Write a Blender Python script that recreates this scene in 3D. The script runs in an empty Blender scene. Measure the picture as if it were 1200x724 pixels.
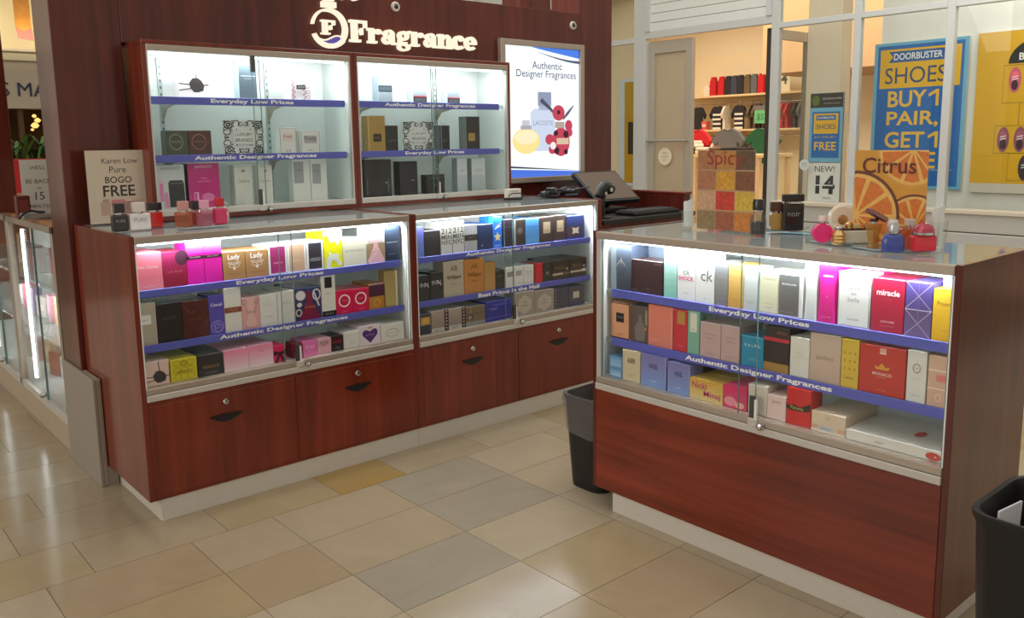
import bpy, bmesh, math, random
from mathutils import Vector, Matrix
random.seed(7)
SC = bpy.context.scene
COL = SC.collection
PI = math.pi

# ------------------------------------------------------------------ camera
CAM = Vector((-0.93573, -3.13473, 1.38384))
FOC, PYC = 1001.254, 319.69            # focal length in px and principal row of the 1200x724 frame
FW = Vector((0.646786, 0.747284, -0.152426))
RT = Vector((0.754606, -0.656024, -0.014223))
UP = Vector((0.110624, 0.105822, 0.988213))
cd = bpy.data.cameras.new('camera'); cam = bpy.data.objects.new('camera', cd); COL.objects.link(cam)
mw = Matrix((RT, UP, -FW)).transposed().to_4x4(); mw.translation = CAM
cam.matrix_world = mw
cd.sensor_fit = 'HORIZONTAL'; cd.sensor_width = 36; cd.lens = FOC * 36 / 1200
cd.shift_y = -(362 - PYC) / 1200; cd.clip_start = .05; cd.clip_end = 200
SC.camera = cam

# ------------------------------------------------------------------ world, exposure, big lights
vs = SC.view_settings
SC.display_settings.display_device = 'sRGB'
vs.view_transform = 'Standard'; vs.look = 'None'; vs.gamma = 1; vs.use_curve_mapping = False
vs.exposure = 0.0
SC.cycles.use_denoising = True
SC.cycles.max_bounces = 8; SC.cycles.transparent_max_bounces = 24
SC.cycles.sample_clamp_indirect = 6
w = bpy.data.worlds.new('mall_daylight'); SC.world = w; w.use_nodes = True
nt = w.node_tree; nt.nodes.clear()
wo = nt.nodes.new('ShaderNodeOutputWorld'); bg = nt.nodes.new('ShaderNodeBackground')
tc = nt.nodes.new('ShaderNodeTexCoord'); sx = nt.nodes.new('ShaderNodeSeparateXYZ'); cr = nt.nodes.new('ShaderNodeValToRGB')
nt.links.new(tc.outputs['Generated'], sx.inputs[0]); nt.links.new(sx.outputs['Z'], cr.inputs[0])
nt.links.new(cr.outputs[0], bg.inputs[0]); nt.links.new(bg.outputs[0], wo.inputs[0])
cr.color_ramp.elements[0].position = 0.0; cr.color_ramp.elements[0].color = (.60, .53, .43, 1)
cr.color_ramp.elements[1].position = 0.6; cr.color_ramp.elements[1].color = (.50, .47, .42, 1)
bg.inputs[1].default_value = 1.0

def area(name, loc, target, sx_, sy_, power, color=(1, 1, 1), parent=None, spread=PI):
    l = bpy.data.lights.new(name, 'AREA'); l.shape = 'RECTANGLE'; l.size = sx_; l.size_y = sy_
    l.energy = power; l.color = color; l.spread = spread
    o = bpy.data.objects.new(name, l); COL.objects.link(o); o.location = loc
    d = Vector(target) - Vector(loc)
    o.rotation_euler = d.to_track_quat('-Z', 'Y').to_euler()
    if parent: o.parent = parent
    return o
area('mall_ceiling_light', (1.0, -3.0, 5.2), (1.0, -3.0, 0), 7, 7, 60, (1, .93, .82))
area('storefront_fill_light', (4.4, 1.0, 5.0), (7.0, 1.0, 1.6), 2.0, 8, 130, (1, .97, .92))  # unseen fill light, added to brighten the store front
area('mall_window_light', (-7.5, .5, 3.4), (0, .6, .6), 6, 4, 170, (1, .96, .9))

# ------------------------------------------------------------------ helpers
def lin(c):
    c = c / 255.
    return c / 12.92 if c <= .04045 else ((c + .055) / 1.055) ** 2.4
def rgb(c): return tuple(lin(v) for v in c)
MATS = {}
def newmat(name):
    m = bpy.data.materials.new(name); m.use_nodes = True
    return m, m.node_tree, m.node_tree.nodes['Principled BSDF']
def noise_color(t, b, c, amp, scale, coord='Position'):
    """base colour gently varied by a noise texture"""
    n = t.nodes.new('ShaderNodeTexNoise'); n.inputs['Scale'].default_value = scale; n.inputs['Detail'].default_value = 3
    g = t.nodes.new('ShaderNodeNewGeometry'); t.links.new(g.outputs['Position'], n.inputs['Vector'])
    mx = t.nodes.new('ShaderNodeMix'); mx.data_type = 'RGBA'
    mx.inputs[6].default_value = (*[v * (1 - amp) for v in c], 1); mx.inputs[7].default_value = (*[min(1, v * (1 + amp)) for v in c], 1)
    t.links.new(n.outputs['Fac'], mx.inputs[0]); t.links.new(mx.outputs[2], b.inputs['Base Color'])
    return n
def P(c, rough=.45, metal=0., amp=.05, scale=30., coat=0., trans=0., emit=0., key=None):
    k = (tuple(c), rough, metal, amp, scale, coat, trans, emit)
    if k in MATS: return MATS[k]
    m, t, b = newmat(key or 'paint_%02x%02x%02x' % tuple(int(v) for v in c))
    noise_color(t, b, rgb(c), amp, scale)
    b.inputs['Roughness'].default_value = rough; b.inputs['Metallic'].default_value = metal
    b.inputs['Coat Weight'].default_value = coat; b.inputs['Coat Roughness'].default_value = .1
    b.inputs['Transmission Weight'].default_value = trans
    if emit:
        b.inputs['Emission Color'].default_value = (*rgb(c), 1); b.inputs['Emission Strength'].default_value = emit
    MATS[k] = m
    return m
def INK(c): return P(c, .4, amp=.02)
def emis(c, s):
    k = ('e', tuple(c), s)
    if k in MATS: return MATS[k]
    m, t, b = newmat('glow'); b.inputs['Base Color'].default_value = (*[.06 * v for v in rgb(c)], 1)
    n = t.nodes.new('ShaderNodeTexNoise'); n.inputs['Scale'].default_value = 6
    b.inputs['Emission Color'].default_value = (*rgb(c), 1); b.inputs['Emission Strength'].default_value = s
    b.inputs['Roughness'].default_value = .5
    MATS[k] = m
    return m
def wood(name, c1, c2, grain='z', rough=.34, coat=.85, s=1.):
    m, t, b = newmat(name)
    g = t.nodes.new('ShaderNodeNewGeometry'); mp = t.nodes.new('ShaderNodeMapping')
    sc = {'z': (16, 16, .9), 'y': (16, .9, 16), 'x': (.9, 16, 16)}[grain]
    mp.inputs['Scale'].default_value = [v * s for v in sc]
    t.links.new(g.outputs['Position'], mp.inputs['Vector'])
    n = t.nodes.new('ShaderNodeTexNoise'); n.inputs['Scale'].default_value = 1.; n.inputs['Detail'].default_value = 6; n.inputs['Roughness'].default_value = .62; n.inputs['Distortion'].default_value = .6
    t.links.new(mp.outputs[0], n.inputs['Vector'])
    n2 = t.nodes.new('ShaderNodeTexNoise'); n2.inputs['Scale'].default_value = 2.2; n2.inputs['Detail'].default_value = 2
    t.links.new(g.outputs['Position'], n2.inputs['Vector'])
    ad = t.nodes.new('ShaderNodeMath'); ad.operation = 'MULTIPLY_ADD'; ad.inputs[1].default_value = .45
    t.links.new(n2.outputs['Fac'], ad.inputs[0]); t.links.new(n.outputs['Fac'], ad.inputs[2])
    r = t.nodes.new('ShaderNodeValToRGB'); e = r.color_ramp.elements
    e[0].position = .45; e[0].color = (*rgb(c1), 1); e[1].position = 1.0; e[1].color = (*rgb(c2), 1)
    t.links.new(ad.outputs[0], r.inputs[0]); t.links.new(r.outputs[0], b.inputs['Base Color'])
    b.inputs['Roughness'].default_value = rough; b.inputs['Specular IOR Level'].default_value = .15; b.inputs['Coat Weight'].default_value = coat; b.inputs['Coat Roughness'].default_value = .14; b.inputs['Coat IOR'].default_value = 1.42
    return m
def glass(name, tint=(.93, .97, .95), ior=1.4, rough=.01, body=None, bodyw=0.):
    m = bpy.data.materials.new(name); m.use_nodes = True; t = m.node_tree; t.nodes.clear()
    o = t.nodes.new('ShaderNodeOutputMaterial'); mix = t.nodes.new('ShaderNodeMixShader')
    tr = t.nodes.new('ShaderNodeBsdfTransparent'); tr.inputs[0].default_value = (*tint, 1)
    gl = t.nodes.new('ShaderNodeBsdfGlossy'); gl.inputs['Roughness'].default_value = rough
    lw = t.nodes.new('ShaderNodeLayerWeight'); lw.inputs[0].default_value = .5       # Schlick reflectance, same on both faces of a thin sheet
    pw = t.nodes.new('ShaderNodeMath'); pw.operation = 'POWER'; pw.inputs[1].default_value = 4.6; t.links.new(lw.outputs['Facing'], pw.inputs[0])
    fr = t.nodes.new('ShaderNodeMath'); fr.operation = 'MULTIPLY_ADD'; f0 = ((ior - 1) / (ior + 1)) ** 2; fr.inputs[1].default_value = (1 - f0) * .9; fr.inputs[2].default_value = f0
    t.links.new(pw.outputs[0], fr.inputs[0])
    base = tr
    if body:
        df = t.nodes.new('ShaderNodeBsdfDiffuse'); df.inputs[0].default_value = (*rgb(body), 1)
        m2 = t.nodes.new('ShaderNodeMixShader'); m2.inputs[0].default_value = bodyw
        t.links.new(tr.outputs[0], m2.inputs[1]); t.links.new(df.outputs[0], m2.inputs[2]); base = m2
    t.links.new(fr.outputs[0], mix.inputs[0]); t.links.new(base.outputs[0], mix.inputs[1]); t.links.new(gl.outputs[0], mix.inputs[2])
    t.links.new(mix.outputs[0], o.inputs[0])
    return m
CHERRY = wood('cherry_laminate', (86, 27, 14), (136, 54, 32))
CHERRY_H = wood('cherry_laminate_level_grain', (86, 27, 14), (136, 54, 32), 'y')
MAHOG = wood('dark_mahogany_laminate', (62, 21, 14), (108, 44, 31))
MAPLE = wood('tan_laminate', (150, 100, 60), (190, 140, 95), 'y')
GLASS = glass('clear_glass', (.99, .997, .993), 1.24)
GLASSTOP = glass('grey_glass_top', (.84, .89, .89), 1.6, .02, (196, 206, 206), .55)
GLASSW = glass('store_window_glass', (.97, .985, .98), 1.35)
SHELFG = glass('frosted_shelf_glass', (.90, .96, .94), 1.3, .15, (220, 232, 228), .28)
GEDGE = P((104, 132, 128), .2, key='glass_edge')
STEEL = P((178, 166, 152), .38, .55, key='satin_aluminium')
STEELW = P((205, 200, 192), .4, .3, key='pale_aluminium')
KICK = P((206, 199, 188), .38, 0., key='brushed_kick_laminate')
WHITE = P((236, 240, 238), .5, key='white_melamine')
BLUE = P((90, 96, 188), .4, key='blue_price_strip')
BLACK = P((18, 18, 19), .4, key='black_plastic')
CHROME = P((200, 200, 200), .15, 1., key='chrome')

class MB:
    def __init__(s): s.v = []; s.f = []; s.m = []; s.sm = []; s.mats = []; s.M = None
    def mi(s, m):
        if m not in s.mats: s.mats.append(m)
        return s.mats.index(m)
    def add(s, vs, fs, m, smooth=False):
        b = len(s.v); k = s.mi(m)
        s.v += [tuple(s.M @ Vector(q)) if s.M else tuple(q) for q in vs]
        for f in fs: s.f.append([b + i for i in f]); s.m.append(k); s.sm.append(smooth)
        return s
    def box(s, x0, x1, y0, y1, z0, z1, m, ch=0.):
        if x1 < x0: x0, x1 = x1, x0
        if y1 < y0: y0, y1 = y1, y0
        if not ch:
            vs = [(x0, y0, z0), (x1, y0, z0), (x1, y1, z0), (x0, y1, z0), (x0, y0, z1), (x1, y0, z1), (x1, y1, z1), (x0, y1, z1)]
            return s.add(vs, [(3, 2, 1, 0), (4, 5, 6, 7), (0, 1, 5, 4), (1, 2, 6, 5), (2, 3, 7, 6), (3, 0, 4, 7)], m)
        bm = bmesh.new(); bmesh.ops.create_cube(bm, size=1)
        for q in bm.verts: q.co = Vector(((x0 + x1) / 2 + q.co.x * (x1 - x0), (y0 + y1) / 2 + q.co.y * (y1 - y0), (z0 + z1) / 2 + q.co.z * (z1 - z0)))
        bmesh.ops.bevel(bm, geom=bm.edges[:], offset=ch, segments=2 if ch > .003 else 1, affect='EDGES', profile=.5)
        bm.verts.index_update()
        s.add([q.co[:] for q in bm.verts], [[q.index for q in f.verts] for f in bm.faces], m); bm.free()
        return s
    def prism(s, poly, a0, a1, m, axis='y'):
        """2-D outline (first coord, second coord) swept along an axis"""
        def mk(p, a): return {'y': (p[0], a, p[1]), 'x': (a, p[0], p[1]), 'z': (p[0], p[1], a)}[axis]
        n = len(poly); ar = sum(poly[i][0] * poly[(i + 1) % n][1] - poly[(i + 1) % n][0] * poly[i][1] for i in range(n))
        vs = [mk(p, a0) for p in poly] + [mk(p, a1) for p in poly]
        fs = [list(range(n)), list(range(2 * n - 1, n - 1, -1))] + [(i, i + n, (i + 1) % n + n, (i + 1) % n) for i in range(n)]
        return s.add(vs, fs, m)
    def lathe(s, prof, m, c=(0, 0), seg=24, sq=(1, 1), z0=0., axis='z'):
        """prof: (radius, height) list revolved; sq scales the two cross axes"""
        vs = []; n = len(prof)
        for r, h in prof:
            for k in range(seg):
                a = 2 * PI * k / seg; p, q = r * math.cos(a) * sq[0], r * math.sin(a) * sq[1]
                vs.append((c[0] + p, c[1] + q, z0 + h) if axis == 'z' else (c[0] + p, z0 + h, c[1] + q) if axis == 'y' else (z0 + h, c[0] + p, c[1] + q))
        fs = [(i * seg + k, i * seg + (k + 1) % seg, (i + 1) * seg + (k + 1) % seg, (i + 1) * seg + k) for i in range(n - 1) for k in range(seg)]
        fs += [list(range(seg - 1, -1, -1)), list(range((n - 1) * seg, n * seg))]
        return s.add(vs, fs, m, True)
    def tube(s, pts, r, m, seg=8):
        pts = [Vector(p) for p in pts]; vs = []; n = len(pts)
        for i, p in enumerate(pts):
            t = (pts[min(i + 1, n - 1)] - pts[max(i - 1, 0)]).normalized()
            a = t.cross(Vector((0, 0, 1)) if abs(t.z) < .9 else Vector((1, 0, 0))).normalized(); b = t.cross(a)
            rr = r[i] if isinstance(r, (list, tuple)) else r
            vs += [p + (a * math.cos(2 * PI * k / seg) + b * math.sin(2 * PI * k / seg)) * rr for k in range(seg)]
        fs = [(i * seg + k, i * seg + (k + 1) % seg, (i + 1) * seg + (k + 1) % seg, (i + 1) * seg + k) for i in range(n - 1) for k in range(seg)]
        fs += [list(range(seg)), list(range((n - 1) * seg, n * seg))]
        return s.add(vs, fs, m, True)
    # flat printed shapes on a plane y=const facing -y (local)
    def flat(s, poly, y, m):
        n = len(poly); ar = sum(poly[i][0] * poly[(i + 1) % n][1] - poly[(i + 1) % n][0] * poly[i][1] for i in range(n))
        return s.add([(p[0], y, p[1]) for p in poly], [list(range(n)) if ar > 0 else list(range(n - 1, -1, -1))], m)
    def ribbon(s, pts, wd, y, m, closed=False):
        n = len(pts); out = []
        for i, p in enumerate(pts):
            a = pts[i - 1] if (i or closed) else pts[i]; b = pts[(i + 1) % n] if (i < n - 1 or closed) else pts[i]
            dx, dz = b[0] - a[0], b[1] - a[1]; l = math.hypot(dx, dz) or 1
            w_ = (wd[i] if isinstance(wd, (list, tuple)) else wd) / 2
            out.append(((p[0] - dz / l * w_, p[1] + dx / l * w_), (p[0] + dz / l * w_, p[1] - dx / l * w_)))
        vs = [(q[0], y, q[1]) for pr in out for q in pr]
        fs = [(2 * i, 2 * i + 1, 2 * ((i + 1) % n) + 1, 2 * ((i + 1) % n)) for i in range(n if closed else n - 1)]
        return s.add(vs, fs, m)
    def text(s, txt, cx, cz, wd, y, m, hmax=None, bold=0., align='c', ext=0., sq=None):
        V, Fc, (x0, x1, z0, z1) = text_geo(txt, bold)
        k = wd / (x1 - x0); kz = k
        if sq: kz = sq / (z1 - z0)
        elif hmax and (z1 - z0) * k > hmax: k = kz = hmax / (z1 - z0)
        mx, mz = (x0 + x1) / 2, (z0 + z1) / 2
        vs = [(cx + (p[0] - mx) * k, y, cz + (p[1] - mz) * kz) for p in V]
        return s.add(vs, Fc, m)
    def obj(s, name, parent=None, loc=None, rotz=0.):
        me = bpy.data.meshes.new(name); me.from_pydata(s.v, [], s.f); me.update()
        for m in s.mats: me.materials.append(m)
        me.polygons.foreach_set('material_index', s.m); me.polygons.foreach_set('use_smooth', s.sm)
        bm = bmesh.new(); bm.from_mesh(me); bmesh.ops.recalc_face_normals(bm, faces=bm.faces[:])
        for e in bm.edges:
            if len(e.link_faces) == 2 and e.calc_face_angle(0) > .7: e.smooth = False
        bm.to_mesh(me); bm.free()
        o = bpy.data.objects.new(name, me); COL.objects.link(o)
        if parent: o.parent = parent
        if loc: o.location = loc
        o.rotation_euler = (0, 0, rotz)
        return o
TXT = {}
def text_geo(txt, bold):
    k = (txt, bold)
    if k in TXT: return TXT[k]
    c = bpy.data.curves.new('t', 'FONT'); c.body = txt; c.size = 1; c.offset = bold; c.align_x = 'CENTER'; c.resolution_u = 3
    o = bpy.data.objects.new('t', c); COL.objects.link(o)
    dg = bpy.context.evaluated_depsgraph_get(); me = bpy.data.meshes.new_from_object(o.evaluated_get(dg))
    V = [(v.co.x, v.co.y) for v in me.vertices]; Fc = [list(p.vertices) for p in me.polygons]
    bpy.data.objects.remove(o); bpy.data.curves.remove(c); bpy.data.meshes.remove(me)
    xs = [p[0] for p in V] or [0, 1]; zs = [p[1] for p in V] or [0, 1]
    TXT[k] = (V, Fc, (min(xs), max(xs), min(zs), max(zs)))
    return TXT[k]
def ell(u, v, ru, rv, n=24, a0=0, a1=360):
    return [(u + ru * math.cos(math.radians(a0 + (a1 - a0) * i / n)), v + rv * math.sin(math.radians(a0 + (a1 - a0) * i / n))) for i in range(n if a1 - a0 >= 360 else n + 1)]
def thing(name, label, cat, loc=(0, 0, 0), rotz=0., group=None):
    o = bpy.data.objects.new(name, None); COL.objects.link(o); o.location = loc; o.rotation_euler = (0, 0, rotz)
    o.empty_display_size = .05
    return tag(o, label, cat, group)
def tag(o, label, cat, group=None):
    o['label'] = label; o['category'] = cat
    if group: o['group'] = group
    return o
def struct(o, label=None):
    o['kind'] = 'structure'
    if label: o['label'] = label
    return o
# where a pixel of the 1200x724 frame meets a plane of the place
def at(ax, val, px, py):
    d = FW * FOC + RT * (px - 600) + UP * (PYC - py)
    return CAM + d * ((val - CAM[ax]) / d[ax])
def xat(px, y, z):      # x of the point (x, y, z) seen in column px
    n = RT - FW * ((px - 600) / FOC)
    return CAM.x - (n.y * (y - CAM.y) + n.z * (z - CAM.z)) / n.x
def yat(px, x, z):
    n = RT - FW * ((px - 600) / FOC)
    return CAM.y - (n.x * (x - CAM.x) + n.z * (z - CAM.z)) / n.y

# ================================================================== SETTING
# ---- stone floor: individual ashlar slabs over a grout bed
def stone(name, c, amp=.19):
    m, t, b = newmat(name)
    n = noise_color(t, b, rgb(c), amp, 3.4); n.inputs['Detail'].default_value = 7; n.inputs['Roughness'].default_value = .62; n.inputs['Distortion'].default_value = 1.2
    b.inputs['Roughness'].default_value = .16; b.inputs['Specular IOR Level'].default_value = .5
    return m
ST = [stone('limestone_beige', (164, 148, 122)), stone('limestone_cream', (171, 156, 131)), stone('limestone_grey', (154, 144, 126)),
      stone('limestone_tan', (161, 141, 113)), stone('limestone_yellow', (162, 134, 80)), stone('limestone_ochre', (164, 145, 112))]
GROUT = P((112, 98, 78), .8, key='grout')
fl = MB(); g = .0022
fl.box(-9, 16, -9, 16, -.05, -.003, GROUT)
def slab(x0, x1, y0, y1, m): fl.box(x0 + g / 2, x1 - g / 2, y0 + g / 2, y1 - g / 2, -.006, 0, m)
SPEC = {}
P0 = .2955
for r in range(-11, 18):
    y1 = .0578 + P0 * r; y0 = y1 - P0
    if r <= -1: js = [.055 + (.305 if i > 0 else 0) + .4625 * (i - (1 if i > 0 else 0)) for i in range(-14, 20)]
    elif r == 0: js = [-.26 - .4625 * i for i in range(14, 0, -1)] + [-.26, .192, .657, .967] + [1.43 + .4625 * i for i in range(18)]
    elif r == 1: js = [-.42 + .4625 * i for i in range(-14, 20)]
    else:
        o_ = random.uniform(0, .46); js = [o_ + .4625 * i for i in range(-14, 20)]
    for a, b_ in zip(js, js[1:]):
        k = random.choices([0, 1, 2, 3, 5], [5, 4, 1.5, 2.5, 2])[0]
        xm = (a + b_) / 2
        if r == 0 and abs(xm - .812) < .03: k = 4
        if r == 0 and .3 < xm < .6: k = 5
        if r == -1 and 1.0 < xm < 1.1: k = 2
        if r == -2 and .7 < xm < 1.2: k = 2
        if r == 0 and xm < -.26 and xm > -.75: k = 5
        if y0 > 6 and False: pass
        slab(a, b_, y0, y1, ST[k])
struct(fl.obj('floor'), 'polished beige limestone floor of irregular rectangular slabs')

# ---- the shoe store opposite: front plane x = 7
XS = 7.0
FR = P((206, 210, 210), .4, .1, key='grey_storefront_aluminium')
SID = P((226, 230, 226), .55, key='white_siding')
def fbar(y0, y1, z0, z1, d=.035): return MB().box(XS - d, XS + d, y0, y1, z0, z1, FR, .004)
n = 0
for (y0, y1, z0, z1) in [(3.56, 3.74, 0, 4.2), (1.81, 1.90, 0, 4.2), (.95, 1.02, 0, 4.2), (.10, .17, 0, 4.2), (-1.1, -1.03, 0, 4.2), (5.2, 5.3, 0, 4.2),
                         (1.90, 3.56, 2.53, 2.61), (-3, -1.1, 2.475, 2.53), (-1.03, .10, 2.475, 2.53), (.17, .95, 2.475, 2.53), (1.02, 1.81, 2.475, 2.53), (3.74, 5.2, 2.50, 2.56), (5.3, 7.5, 2.50, 2.56)]:
    n += 1
    struct(fbar(y0, y1, z0, z1).obj('trim_%d' % n))
b = MB(); z = 2.61
while z < 3.6: b.box(XS - .03, XS + .05, 1.90, 3.56, z, z + .095, SID, .004); z += .1
b.box(XS - .05, XS + .05, 1.90, 1.96, 2.61, 3.6, FR); b.box(XS - .05, XS + .05, 3.49, 3.56, 2.61, 3.6, FR)
struct(b.obj('wall_sign_band'), 'white clapboard panel above the shop doorway')
b = MB(); z = 3.05
while z < 4.6: b.box(XS - .09, XS - .065, 3.74, 9.5, z, z + .145, SID, .004); z += .15
struct(b.obj('wall_upper_band'))
n = 0
for (y0, y1, z0, z1) in [(3.74, 5.2, .75, 2.5), (3.74, 5.2, 2.56, 3.05), (1.02, 1.81, .72, 2.475), (.17, .95, .72, 2.475), (-1.03, .10, .72, 2.475), (-1.03, .1, 2.53, 3.6), (.17, .95, 2.53, 3.6), (1.02, 1.81, 2.53, 3.6)]:
    n += 1
    struct(MB().box(XS - .004, XS + .004, y0, y1, z0, z1, GLASSW).obj('window_%d' % n))
b = MB()
for (y0, y1) in [(-3, 1.81), (3.74, 7.5)]:
    for z0 in (.0, .18, .36, .54): b.box(XS - .07, XS + .07, y0, y1, z0, z0 + .172, P((196, 196, 192), .45, .2), .008)
    b.box(XS - .1, XS + .1, y0, y1, .70, .735, P((214, 205, 188), .5), .004)
struct(b.obj('wall_storefront_base'), 'grey slatted base under the shop windows')
CREAM = P((240, 226, 196), .7, key='warm_store_plaster'); STFL = P((176, 150, 112), .4)
struct(MB().box(XS + .1, 13, -5, 9.5, -.02, .012, STFL).obj('floor_store'))
struct(MB().box(12.6, 12.8, -5, 9.5, 0, 3.9, CREAM).obj('wall_store_back'))
struct(MB().box(XS + .1, 12.8, 8.6, 8.8, 0, 3.9, CREAM).obj('wall_store_side'))
struct(MB().box(XS + .05, 12.8, -5, 9.5, 3.7, 3.8, P((235, 225, 205), .7)).obj('ceiling_store'))
struct(MB().box(XS + .35, XS + .42, 3.92, 6.3, 0, 3.6, P((232, 214, 180), .7)).obj('wall_store_return'))
struct(MB().box(XS + .535, XS + .60, -3, 1.02, .2, 3.5, P((232, 232, 224), .6)).obj('wall_window_display'), 'white display backdrop behind the shop window posters')
struct(MB().box(XS + .5, XS + .7, 1.42, 1.8, 0, 3.6, P((222, 208, 184), .6)).obj('wall_store_pier'))
struct(MB().box(10.9, 12.6, -5, 4.55, 2.35, 3.7, P((196, 160, 118), .7)).obj('wall_store_soffit'))
area('store_ceiling_light', (9.6, 4.0, 3.6), (9.6, 4.0, 0), 3.5, 6, 260, (1, .89, .74))
area('store_window_light', (XS + .35, -.6, 3.4), (XS + .5, -.6, 0), .3, 3, 45, (1, .95, .86))
# open glass door leaf (swung aside) and the doorway's other leaf seen on edge
d = thing('door_1', 'open aluminium framed glass door of the shop', 'door', (XS + .05, 3.56, 0)); d['kind'] = 'structure'; del d['category']
DF = P((190, 182, 168), .4, .3)
b = MB(); yy = [(0, -.09), (-.54, -.63)]
for a, c in yy: b.box(-.03, .03, c, a, .02, 2.5, DF, .003)
b.box(-.03, .03, -.545, -.085, 2.36, 2.499, DF, .003); b.box(-.03, .03, -.545, -.085, .021, .2, DF, .003)
b.obj('door_frame', d)
MB().box(-.004, .004, -.54, -.09, .2, 2.36, glass('smoky_door_glass', (.75, .72, .66), 1.4, .01, (206, 196, 174), .6)).obj('door_glass', d)
b = MB(); b.tube([(-.075, -.02, 1.36), (-.075, -.6, 1.36)], .014, CHROME); b.tube([(-.03, -.05, 1.36), (-.075, -.05, 1.36)], .01, CHROME); b.tube([(-.03, -.58, 1.36), (-.075, -.58, 1.36)], .01, CHROME)
b.obj('push_bar', d)
b = MB(); b.lathe([(.10, 0), (.10, .004)], P((236, 228, 200), .5), c=(-.27, 1.18), axis='x', z0=-.042)
b.M = Matrix.Translation((-.043, -.27, 1.18)) @ Matrix.Rotation(-PI / 2, 4, 'Z')
b.text('NEW', 0, .04, .06, 0, INK((120, 130, 120))); b.text('HOURS', 0, 0, .08, 0, INK((120, 150, 130))); b.text('store', 0, -.04, .05, 0, INK((120, 130, 120)))
b.obj('sticker', d)['label'] = 'round cream sticker'
d = thing('door_2', 'dark edged second door leaf of the shop, swung open', 'door', (XS + .06, 1.99, 0)); d['kind'] = 'structure'; del d['category']
b = MB(); b.box(0, .06, -.03, .02, .02, 2.5, P((70, 66, 60), .4, .4), .003); b.box(.7, .76, -.03, .02, .02, 2.5, P((150, 144, 132), .4, .4), .003)
b.box(.058, .702, -.029, .019, 2.4, 2.499, DF); b.box(.058, .702, -.029, .019, .021, .2, DF); b.obj('door_frame', d)
MB().box(.06, .7, -.008, -.002, .2, 2.4, GLASSW).obj('door_glass', d)

# ---- kiosk pillars and panels
pl = thing('kiosk_pillar', 'dark mahogany kiosk pillar with stone base beside the white promotion sign', 'pillar', (.115, .84, 0))
MB().box(-.135, .135, -.13, .13, .45, 3.2, MAHOG, .003).obj('post', pl)
b = MB(); b.box(-.149, -.135, -.34, .13, .0, .455, P((150, 140, 128), .5, key='grey_stone'), .002); b.box(-.136, -.117, -.34, -.135, .0, .455, P((150, 140, 128), .5, key='grey_stone'), .005)
b.box(-.118, -.08, -.338, -.2, 0, .082, P((150, 140, 128), .5, key='grey_stone'))
b.obj('stone_base', pl)
pl = thing('kiosk_pillar', 'dark mahogany kiosk pillar right of the lit poster', 'pillar', (3.125, .84, 0))
MB().box(-.145, .145, -.13, .13, 0, 3.2, MAHOG, .003).obj('post', pl)
pl = thing('kiosk_pillar', 'dark mahogany pillar standing on the far end of the left wing case', 'pillar', (.012, 1.92, 1.063))
MB().box(-.14, .0, -.15, .15, 0, 2.2, MAHOG, .003).obj('post', pl)
pl = thing('kiosk_pillar', 'mahogany post rising behind the sign panel, right of its cut out', 'pillar', (3.42, 1.66, 0))
MB().box(-.18, .12, -.1, .1, 0, 3.3, MAHOG, .003).obj('post', pl)
# sign panel (the header over the wall cases and the panel carrying the lit poster)
fp = thing('sign_panel', 'dark mahogany header panel carrying the lit shop name', 'panel', (1.6, .78, 0))
b = MB(); b.box(-1.35, 1.38, -.07, .07, 1.815, 2.155, MAHOG, .002)
b.obj('header', fp)
MB().box(.638, 1.38, -.07, .07, 0, 1.815, MAHOG, .002).obj('lower_panel', fp)
# low wall at the till
lw = tag(MB().box(-.03, .03, -.62, 0, 0, 1.05, MAHOG, .002).box(-.034, .034, -.63, 0, 1.05, 1.066, CHERRY_H, .004).obj('low_wall', None, (3.27, .71, 0)), 'low mahogany partition behind the till', 'partition')

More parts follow.
